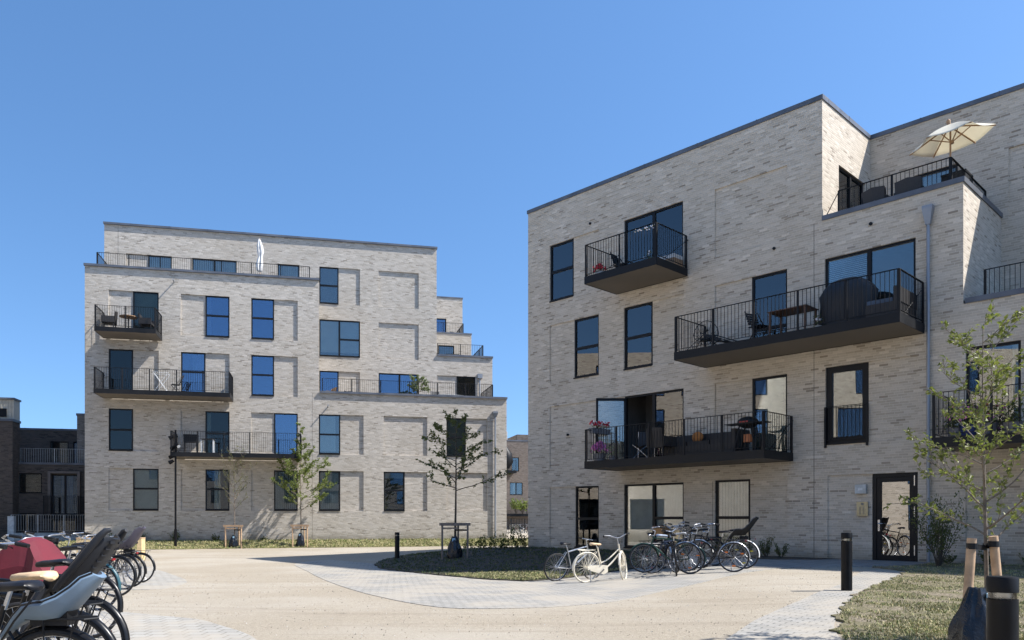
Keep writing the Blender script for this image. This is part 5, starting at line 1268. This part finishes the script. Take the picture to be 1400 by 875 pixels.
def put(name, label, cat, fr, u, w, z, rot=0., group=None): p, r = at(fr, u, w, z, rot); return thing(name, label, cat, p, r, group)
def chair(label, fr, u, w, z, rot=0., kind='slat', mt=BLK, group=None):
    t = put('chair', label, 'chair', fr, u, w, z, rot, group)
    if kind == 'slat':
        s = MB(); [s.box(-.21, .21, -.2 + i * .085, -.2 + i * .085 + .06, .43, .45) for i in range(5)]; s.build('seat', mt, t)
        b = MB(); [b.bar((-.2, .21 + .03 * i, .55 + .075 * i), (.2, .21 + .03 * i, .55 + .075 * i), .015, .055) for i in range(5)]; b.build('backrest', mt, t)
        for s_ in (-1, 1):
            l = MB(); l.bar((s_ * .22, -.24, 0), (s_ * .22, .32, .92), .03, .018); l.build('leg', mt, t); l = MB(); l.bar((s_ * .19, .25, 0), (s_ * .19, -.2, .44), .03, .018); l.build('leg', mt, t)
    elif kind == 'wire':   # round-shelled string lounge chair
        n = 16; b = MB(); rim = []
        for i in range(n + 1):
            a = 2 * math.pi * i / n; rim.append((.36 * math.cos(a), .22 + .40 * math.sin(a) * .55 - .02, .62 + .36 * math.sin(a) - .05 * math.cos(2 * a)))
        b.tube(rim[:-1], .012, 6, closed=True)
        for i in range(n): b.tube([rim[i], (.4 * rim[i][0], -.05 + .3 * rim[i][1], .42), (0, -.02, .36)], .006, 4)
        b.build('backrest', mt, t); s = MB(); s.tube(arc(0, .36, .16, 0, 6.28, 12), .006, 4); s.lathe([(.17, .35), (.17, .365)], 14); s.build('seat', mt, t)
        for x, y in ((-.3, -.25), (.3, -.25), (-.25, .3), (.25, .3)): l = MB(); l.tube([(x * .4, y * .4, .37), (x, y, 0)], .009, 5); l.build('leg', mt, t)
    elif kind == 'arm':    # rattan armchair
        s = MB(); s.box(-.28, .28, -.28, .24, .34, .44); s.build('seat', mt, t); b = MB(); b.bar((-.3, .25, .3), (-.3, .3, .85), .04, .06); b.loft([[(-.3, .26, .3), (0, .30, .3), (.3, .26, .3)], [(-.32, .33, .88), (0, .38, .92), (.32, .33, .88)]]); b.loft([[(-.3, .30, .3), (0, .34, .3), (.3, .30, .3)], [(-.32, .36, .88), (0, .41, .92), (.32, .36, .88)]]); b.build('backrest', mt, t)
        for s_ in (-1, 1): a = MB(); a.box(s_ * .32 - .035, s_ * .32 + .035, -.28, .3, .34, .64); a.build('armrest', mt, t)
        for x, y in ((-.28, -.25), (.28, -.25), (-.28, .26), (.28, .26)): l = MB(); l.box(x - .02, x + .02, y - .02, y + .02, 0, .34); l.build('leg', mt, t)
    else:                  # folding camp chair
        s = MB(); s.loft([[(-.26, -.24, .46), (0, -.22, .41), (.26, -.24, .46)], [(-.26, .22, .40), (0, .22, .35), (.26, .22, .40)]]); s.build('seat', COVER, t); b = MB(); b.loft([[(-.26, .22, .42), (0, .26, .42), (.26, .22, .42)], [(-.26, .34, .92), (0, .38, .90), (.26, .34, .92)]]); b.build('backrest', COVER, t)
        for s_ in (-1, 1): l = MB(); l.tube([(s_ * .27, -.26, 0), (-s_ * .05, -.25, .3), (-s_ * .27, -.24, .46)], .009, 5); l.tube([(s_ * .27, .3, 0), (s_ * .27, .34, .92)], .009, 5); l.build('leg', ALU, t)
    return t
def table(label, fr, u, w, z, lx, ly, h, mt=WOODT, rot=0., legs='four', lm=None):
    t = put('table', label, 'table', fr, u, w, z, rot); m = MB()
    if legs == 'round': m.lathe([(lx / 2, h - .03), (lx / 2, h)], 20); m.build('tabletop', mt, t)
    else:
        n = max(2, int(ly / .11)); [m.box(-lx / 2, lx / 2, -ly / 2 + i * ly / n + .005, -ly / 2 + (i + 1) * ly / n - .005, h - .025, h) for i in range(n)]; m.build('tabletop', mt, t)
    if legs == 'round': l = MB(); l.lathe([(.2, 0), (.2, .02), (.03, .04), (.03, h - .03)], 14); l.build('pedestal', lm or BLK, t, True)
    else:
        for sx in (-1, 1):
            for sy in (-1, 1): l = MB(); l.box(sx * (lx / 2 - .06) - .022, sx * (lx / 2 - .06) + .022, sy * (ly / 2 - .05) - .022, sy * (ly / 2 - .05) + .022, 0, h - .026); l.build('leg', lm or mt, t)
    return t
def flowers(label, fr, u, w, z, r, h, fmats, pot=POTG, box=None, n=60, group=None, leafmat=LF_D, nl=120, ls=.05):
    q = random.Random(int(abs(u * 91 + z * 17))); t = put('flower_pot' if not box else 'flower_box', label, 'flower pot' if not box else 'flower box', fr, u, w, z, 0, group)
    p = MB(); L_ = box or 0
    if box: p.loft([[(-L_ / 2, -.08, 0), (L_ / 2, -.08, 0), (L_ / 2, .08, 0), (-L_ / 2, .08, 0)], [(-L_ / 2 - .02, -.1, .17), (L_ / 2 + .02, -.1, .17), (L_ / 2 + .02, .1, .17), (-L_ / 2 - .02, .1, .17)]], close=True); p.box(-L_ / 2, L_ / 2, -.08, .08, -.002, .15); hp = .17
    else: hp = r * .9; p.lathe([(r * .5, 0), (r * .72, hp), (r * .76, hp), (r * .66, hp - .02)], 14)
    p.build('pot', pot, t, not box)
    g = MB()
    for _ in range(nl):
        x, y = (q.uniform(-L_ / 2, L_ / 2), q.gauss(0, .06)) if box else (q.gauss(0, r * .45), q.gauss(0, r * .45)); leaf(g, Vector((x, y, hp + q.uniform(-.03, h * .8))), Vector((q.uniform(-1, 1), q.uniform(-1, 1), q.uniform(-.2, 1))), ls * q.uniform(.6, 1.3), q)
    g.build('foliage', leafmat, t)
    b = MB(); k = len(fmats)
    for _ in range(n):
        x, y = (q.uniform(-L_ / 2 - .04, L_ / 2 + .04), q.gauss(0, .07)) if box else (q.gauss(0, r * .5), q.gauss(0, r * .5)); zz = hp + h * (.45 + .55 * q.random()) * (1 if box else max(.3, 1 - (x * x + y * y) / (r * r * 1.6)))
        b.ball((x, y, zz), q.uniform(.018, .036), 5, q.randrange(k), .25)
    if n: b.build('blossom', fmats, t)
    return t

# --- right building, top balcony
z = 9.05
flowers('red flowering pot at the left rail of the topmost right balcony', FR, 4.62, -1.45, z, .20, .26, [FRD], POTL, n=70)
chair('folding chair on the topmost right balcony behind the red flowers', FR, 5.0, -.75, z, 1.6, 'slat')
flowers('small green pot plant near the corner of the topmost right balcony', FR, 6.55, -1.45, z, .13, .3, [FWH], POTG, n=3, nl=60)
t = put('daybed', 'low white cushioned bench on the topmost right balcony', 'bench', FR, 6.45, -.35, z); m = MB(); m.box(-.5, .45, -.25, .25, 0, .30); m.build('frame', WOODT, t); m = MB(); m.box(-.5, .45, -.25, .25, .302, .42); m.build('cushion', CUSH, t)
m = MB(); q = random.Random(4)
t = put('garland', 'white blossom garland on the corner rail of the topmost right balcony', 'garland', FR, 6.55, -1.755, z + 1.0)
for _ in range(26): m.ball((q.uniform(-.32, .42), q.gauss(0, .02), q.gauss(0, .035) - .03), .018, 5)
m.build('blossom', FWH, t); m = MB(); m.tube([(-.35, 0, -.02), (0, 0, -.05), (.42, 0, -.02)], .006, 5); m.build('string', LF_G, t)
# --- long balcony with covered grill
z = 6.06
chair('round black string lounge chair at the left end of the long balcony', FR, 8.35, -1.15, z, .5, 'wire', BLK)
t = put('deck_chair', 'low black deck chair beside the string chair', 'deck chair', FR, 9.1, -1.0, z, 1.3); m = MB(); m.loft([[(-.26, .0, .22), (.26, .0, .22)], [(-.26, .5, .3), (.26, .5, .3)], [(-.26, .95, .62), (.26, .95, .62)]]); m.build('seat', COVER, t)
for s_ in (-1, 1): l = MB(); l.bar((s_ * .28, -.1, .2), (s_ * .28, .98, .64), .02, .03); l.bar((s_ * .28, .1, 0), (s_ * .28, .8, .5), .02, .03); l.bar((s_ * .28, .9, 0), (s_ * .28, .2, .28), .02, .03); l.build('frame', BLK, t)
chair('black slatted folding chair at the brown table', FR, 10.05, -1.2, z, 1.2, 'slat', BLK)
table('brown wooden table on the long balcony', FR, 10.95, -1.05, z, 1.1, .75, .74, M('wood_dark', (.10, .055, .035), .6))
flowers('small dark potted plant between the table and the covered grill', FR, 11.75, -1.3, z, .15, .35, [FWH], POTL, n=2, nl=70)
t = put('covered_grill', 'tall barbecue grill under a black cover', 'grill', FR, 12.35, -.85, z)
m = MB(); rings = []
for zz, sx, sy in ((0, .68, .36), (.25, .70, .38), (.7, .66, .36), (.95, .70, .38), (1.12, .58, .34), (1.26, .40, .26), (1.33, .22, .14)):
    rings.append([(sx * (1 + .03 * math.sin(7 * a + zz * 5)) * (abs(math.cos(a)) ** .6) * (1 if math.cos(a) > 0 else -1), sy * (1 + .05 * math.sin(9 * a + zz * 3)) * (abs(math.sin(a)) ** .6) * (1 if math.sin(a) > 0 else -1), zz) for a in [2 * math.pi * i / 40 for i in range(40)]])
m.loft(rings, close=True); m.add(rings[-1], [tuple(range(40))]); m.build('cover', COVER, t, True); m = MB(); [m.lathe([(.05, -.0), (.05, .04)], 10, (x, 0, 0)) for x in (-.4, .4)]; m.build('wheel', BLKP, t)
t = put('sofa', 'low dark sofa at the right end of the long balcony', 'sofa', FR, 13.4, -.75, z); m = MB(); m.box(-.35, .4, -.8, .5, .05, .36); m.build('seat', RATT, t); m = MB(); m.box(.3, .42, -.8, .5, .36, .72); m.build('backrest', RATT, t); m = MB(); m.box(-.34, .28, -.78, .48, .362, .46); m.build('cushion', M('cushion_blue', (.06, .09, .14), .9), t)
# --- first floor balcony
z = 3.0
flowers('red and white geranium box hung on the left rail', FR, 4.27, -1.0, z + .98, .2, .24, [FRD, FRD, FWH], POTG, box=.9, n=90, leafmat=LF_D)
bpy.data.objects['flower_box'].rotation_euler[2] += math.pi / 2
flowers('purple pink flowering pot on the first floor balcony', FR, 4.62, -1.45, z, .30, .42, [FPU, FPK], POTG, n=130, nl=160)
flowers('green pot plant right of the purple flowers', FR, 5.12, -1.4, z, .20, .38, [FWH], POTG, n=0, nl=130, leafmat=LF_O)
chair('folding camp chair with pale metal legs on the first floor balcony', FR, 6.2, -1.25, z, .3, 'camp')
t = put('sofa', 'dark rattan corner sofa along the first floor balcony', 'sofa', FR, 7.9, -.7, z)
m = MB(); m.box(-1.0, 1.4, -.45, .35, .05, .34); m.build('seat', RATT, t); m = MB(); m.box(-1.0, 1.4, .25, .4, .34, .74); m.box(1.28, 1.4, -.45, .25, .34, .74); m.build('backrest', RATT, t)
m = MB(); [m.box(-.98 + i * .78, -.24 + i * .78, -.43, .24, .342, .46) for i in range(3)]; m.build('cushion', COVER, t)
t = put('cushion', 'orange brown cushion on the rattan sofa', 'cushion', FR, 7.75, -.72, z + .465); m = MB(); m.ball((0, .1, .17), (.20, .08, .17), 12); tag(m.build('cushion_body', M('cushion_orange', (.45, .17, .04), .85), t))
chair('rounded black rattan armchair with its back to the rail', FR, 6.95, -1.35, z, 3.0, 'arm', RATT)
t = put('kettle_grill', 'black barbecue grill with side shelves and open stand', 'grill', FR, 9.72, -1.2, z)
m = MB(); m.ball((0, 0, .86), (.30, .27, .17), 16); m.box(-.30, .30, -.25, .25, .80, .84); m.build('bowl', BLKP, t, True)
m = MB(); [m.box(s_ * .46 - .16, s_ * .46 + .16, -.2, .2, .82, .84) for s_ in (-1, 1)]; m.build('side_shelf', BLKP, t)
for sx in (-1, 1):
    for sy in (-1, 1): l = MB(); l.bar((sx * .16, sy * .15, .80), (sx * .34, sy * .22, .0), .035, .035); l.build('leg', BLKP, t)
m = MB(); m.box(-.08, .12, -.1, .1, .30, .52); m.build('gas_bottle', M('gas_orange', (.42, .13, .04), .5), t); m = MB(); m.box(-.12, .14, -.28, -.26, .84, .88); m.build('badge', REDL, t)
# --- right-hand balcony with flowers
z = 3.02
for k, (u, r, h, f, n) in enumerate(((14.95, .26, .55, [FPK], 8), (15.25, .3, .62, [FPK, FPU], 36), (15.6, .32, .5, [FRD], 5), (16.1, .3, .55, [FPK], 6))):
    flowers(['dark leafy pot at the left end of the right-hand balcony', 'pot with bright pink blossoms on the right-hand balcony', 'broad leafy pot in the middle of the right-hand balcony', 'leafy pot at the cropped end of the right-hand balcony'][k], FR, u, -1.25, z, r, h, f, [POTG, M('pot_blue', (.02, .04, .16), .4), POTG, POTG][k], n=n, nl=260, ls=.07, group='flower pots on the right-hand balcony')
# --- roof terrace with open parasol
z = 9.1
t = put('parasol', 'open cream parasol with wooden ribs on the roof terrace', 'parasol', FR, 14.28, .75, z, .2)
m = MB(); m.tube([(0, 0, 0), (0, 0, 2.16)], .022, 12); m.build('pole', WOODT, t, True)
tilt = Matrix.Translation((0, 0, 1.93)) @ Matrix.Rotation(R(-9), 4, Vector((-.57, .82, 0)).normalized())
m = MB(); m.T = tilt; n = 6; R_ = .97; zt = .24; cen = (0, 0, zt); rim = [(R_ * math.cos(2 * math.pi * i / n), R_ * math.sin(2 * math.pi * i / n), -.16) for i in range(n)]
rows = []
for j in range(9):
    t_ = j / 8; ring = []
    for i in range(n):
        for s_ in range(8):
            a, b = Vector(rim[i]), Vector(rim[(i + 1) % n]); p = a.lerp(b, s_ / 8); c_ = Vector(cen); q_ = c_.lerp(p, .03 + .97 * t_); sag = math.sin(math.pi * s_ / 8); q_.z += .03 * math.sin(math.pi * t_) - .05 * sag * t_; q_.x *= 1 - .05 * sag * t_; q_.y *= 1 - .05 * sag * t_; ring.append(tuple(q_))
    rows.append(ring)
m.loft(rows, close=True); c_ = m.build('canopy', CANV, t, True); sd_ = c_.modifiers.new('solid', 'SOLIDIFY'); sd_.thickness = .006
m = MB(); m.T = tilt
for i in range(n): m.bar((0, 0, zt - .04), (rim[i][0], rim[i][1], rim[i][2] - .02), .02, .03); m.bar((0, 0, -.22), (rim[i][0] * .5, rim[i][1] * .5, .03), .018, .022)
m.lathe([(.05, -.26), (.05, -.18)], 12); m.lathe([(.05, zt - .08), (.05, zt + .1), (.02, zt + .14)], 12); m.build('rib', WOODT, t)
m = MB(); m.lathe([(.28, .001), (.28, .06), (.05, .08), (.05, .35)], 16); m.build('foot', POTG, t, True)
flowers('pink flowers in a box just inside the roof terrace rail', FR, 11.95, .55, z + .02, .24, .42, [FPK, FWH], POTG, n=90, nl=110)
table('teak table laid on the roof terrace', FR, 13.1, 1.2, z, 1.5, .8, .74, WOODT); 
for k, (u, w_, r_) in enumerate(((12.6, .6, 3.0), (13.4, .62, 3.2), (12.7, 1.9, 0), (13.5, 1.9, .2))): chair(['dark rattan chair at the teak table, near side left', 'dark rattan chair at the teak table, near side right', 'dark rattan chair at the teak table, far side left', 'dark rattan chair at the teak table, far side right'][k], FR, u, w_, z, r_, 'arm', RATT, 'chairs at the roof terrace table')
t = put('towel', 'white cloth lying over the teak table', 'cloth', FR, 12.8, 1.1, z + .745, .3); m = MB(); m.loft([[(-.35, -.25 + .5 * j / 5, .015 + .012 * math.sin(j * 2)) for j in range(6)] for _ in (0,)] + [[(0, -.25 + .5 * j / 5, .05 + .02 * math.sin(j * 2 + 1)) for j in range(6)], [(.35, -.25 + .5 * j / 5, .012 + .012 * math.sin(j * 3)) for j in range(6)]]); o = m.build('cloth_sheet', CUSH, t)
t = put('beanbag', 'plum beanbag beside the pink flowers on the roof terrace', 'beanbag', FR, 12.45, .75, z, 0); m = MB(); m.ball((0, 0, .28), (.34, .3, .3), 14); m.build('bag', CSP, t, True); m = MB(); m.ball((0, 0, .60), (.06, .05, .03), 8); m.build('handle', CSP, t, True)
t = put('storage_box', 'dark storage box at the corner of the roof terrace', 'box', FR, 14.15, 1.75, z, 0); m = MB(); m.box(-.28, .28, -.3, .3, 0, 1.15); m.build('body', BLKP, t); m = MB(); m.box(-.3, .3, -.32, .32, 1.152, 1.2); m.build('lid', BLKP, t)

# --- left building
z = 10.40
chair('dark rattan armchair on the topmost left balcony', FL, 1.35, -1.0, z, -1.5, 'arm', RATT); table('tan round table on the topmost left balcony', FL, 2.25, -1.0, z, .85, .85, .72, WOODT, 0, 'round', BLK); chair('dark rattan armchair right of the tan table', FL, 3.1, -.95, z, 1.5, 'arm', RATT)
z = 7.40
t = put('drying_rack', 'white folding clothes rack on the long left balcony', 'clothes rack', FL, 3.75, -.8, z)
for s_ in (-1, 1): m = MB(); m.tube([(-.35, s_ * .28, 1.02), (.35, s_ * .28, 0)], .012, 6); m.tube([(.35, s_ * .28, 1.02), (-.35, s_ * .28, 0)], .012, 6); m.build('leg', WHITEP, t)
m = MB(); [m.tube([(-.35 + .7 * i / 8, -.28, 1.02), (-.35 + .7 * i / 8, .28, 1.02)], .007, 5) for i in range(9)]; m.tube([(-.35, -.28, 1.02), (.35, -.28, 1.02)], .009, 5); m.tube([(-.35, .28, 1.02), (.35, .28, 1.02)], .009, 5); m.build('rail', WHITEP, t)
chair('dark slatted folding chair beside the clothes rack', FL, 4.45, -1.0, z, -1.2, 'slat', RATT)
z = 4.42
t = put('box_grill', 'black box grill at the left end of the lowest left balcony', 'grill', FL, 5.15, -.9, z); m = MB(); m.box(-.33, .33, -.22, .22, .55, .85); m.build('bowl', BLKP, t); m = MB(); m.box(-.34, .34, -.23, .23, .852, .95); m.build('lid', BLKP, t)
for sx in (-1, 1): l = MB(); l.box(sx * .3 - .02, sx * .3 + .02, -.2, .2, 0, .55); l.build('leg', BLK, t)
table('small white legged table on the lowest left balcony', FL, 5.95, -.95, z, .7, .5, .74, RATT, 0, 'four', WHITEP)
z = 7.42
chair('tan rattan armchair at the left end of the mid terrace', FL, 11.95, .95, z, -1.2, 'arm', RATB)
for k, (u, r_) in enumerate(((13.7, -.4), (15.9, .5))):
    t = put('egg_lounger', ['left dark rounded sun lounger on the mid terrace', 'right dark rounded sun lounger on the mid terrace'][k], 'sun lounger', FL, u, 1.1, z, r_, 'rounded loungers on the mid terrace')
    m = MB(); m.loft([[(x, y, .34 + .42 * max(0, x * (1 if k else -1)) ** 1.3 - .1 * (1 - abs(y) / .4)) for y in (-.4, -.2, 0, .2, .4)] for x in (-.85, -.5, -.2, .1, .4, .7, .9)]); o = m.build('seat', RATT, t, True); sd_ = o.modifiers.new('s', 'SOLIDIFY'); sd_.thickness = .1
    m = MB(); m.ball(((.62 if k else -.62), 0, .55), (.30, .42, .24), 12); m.build('headrest', RATT, t, True)
    for x in (-.6, .6): l = MB(); l.box(x - .03, x + .03, -.35, .35, 0, .3); l.build('leg', BLK, t)
pp = FL.w(16.9, 1.1, z); tree('olive_tree', 'small olive tree in a pot on the mid terrace', pp + Vector((0, 0, .35)), 1.35, .45, .68, 16, .085, 60, LF_O, up=.35, r0=.03, seed=33, cat='potted tree', sub=5)
t = put('planter', 'round dark planter holding the olive tree', 'planter', FL, 16.9, 1.1, z); m = MB(); m.lathe([(.2, 0), (.26, .42), (.28, .42), (.25, .38)], 18); m.build('pot', POTG, t, True); m = MB(); m.lathe([(.24, .37), (.01, .38)], 18); m.build('soil', BARKD, t)
t = put('covered_table', 'garden table under a grey cover on the mid terrace', 'table', FL, 18.6, 1.2, z); m = MB(); m.loft([[(-.9, -.45, .05), (.9, -.45, .05), (.9, .45, .05), (-.9, .45, .05)], [(-.8, -.4, .68), (.8, -.4, .68), (.8, .4, .68), (-.8, .4, .68)], [(0, -.01, .78), (.01, -.01, .78), (.01, .01, .78), (0, .01, .78)]], close=True); m.build('cover', M('cover_grey', (.17, .18, .19), .5, bumpy=.3), t); m = MB(); [m.box(x - .03, x + .03, -.3, .3, 0, .06) for x in (-.7, .7)]; m.build('leg', BLK, t)
chair('black folding chair left of the covered table', FL, 17.95, .95, z, .3, 'camp')
z = 13.42
t = put('parasol', 'closed white parasol on the top left terrace', 'parasol', FL, 8.35, 1.0, z)
m = MB(); m.tube([(0, 0, 0), (0, 0, 2.75)], .022, 10); m.build('pole', WOODT, t, True)
m = MB(); rings = []
for zz, r_ in ((.95, .05), (1.0, .12), (1.35, .15), (1.7, .10), (1.76, .09), (2.0, .14), (2.35, .13), (2.62, .06), (2.72, .02)): rings.append([(r_ * (1 + .28 * math.sin(6 * a + zz)) * math.cos(a) + .03 * math.sin(zz * 4), r_ * (1 + .28 * math.sin(6 * a + zz)) * math.sin(a), zz) for a in [2 * math.pi * i / 24 for i in range(24)]])
m.loft(rings, close=True); m.build('canopy', CUSH, t, True); m = MB(); m.lathe([(.25, .001), (.25, .08), (.04, .1)], 14); m.build('foot', POTG, t, True)
table('long low dark table beside the closed parasol', FL, 8.7, 1.25, z, 1.4, .7, .72, BLK)
chair('dark rattan chair at the far left of the top terrace', FL, 1.5, 1.2, z, -.6, 'arm', RATT); chair('black chair left of the closed parasol', FL, 7.1, 1.2, z, -1.0, 'slat', BLK)
z = 10.42
chair('black camp chair on the upper right terrace', FL, 19.3, 6.0, z, .6, 'arm', COVER); flowers('leafy pot at the end of the upper right terrace', FL, 20.9, 6.2, z, .34, .62, [FWH], POTG, n=0, nl=200, ls=.12)
t = put('covered_grill', 'low covered grill on the upper right terrace', 'grill', FL, 20.2, 5.5, z); m = MB(); m.ball((0, 0, .42), (.42, .35, .42), 14); m.build('cover', COVER, t, True); m = MB(); m.box(-.25, .25, -.2, .2, 0, .1); m.build('base', BLK, t)
for k, u in enumerate((18.95, 20.35)):
    t = put('wall_planter', ['left dark planter hung on the upper right terrace wall', 'right dark planter hung on the upper right terrace wall'][k], 'planter', FL, u, 10.15, 11.95); m = MB(); m.loft([[(-.35, -.12, 0), (.35, -.12, 0), (.35, .12, 0), (-.35, .12, 0)], [(-.45, -.14, .42), (.45, -.14, .42), (.45, .14, .42), (-.45, .14, .42)]], close=True); m.build('box', BLKP, t); m = MB(); m.box(-.42, .42, -.12, .12, .36, .40); m.build('soil', BARKD, t)
chair('dark chair on the highest right terrace', FL, 20.9, 11.6, 13.42, .6, 'arm', RATT)
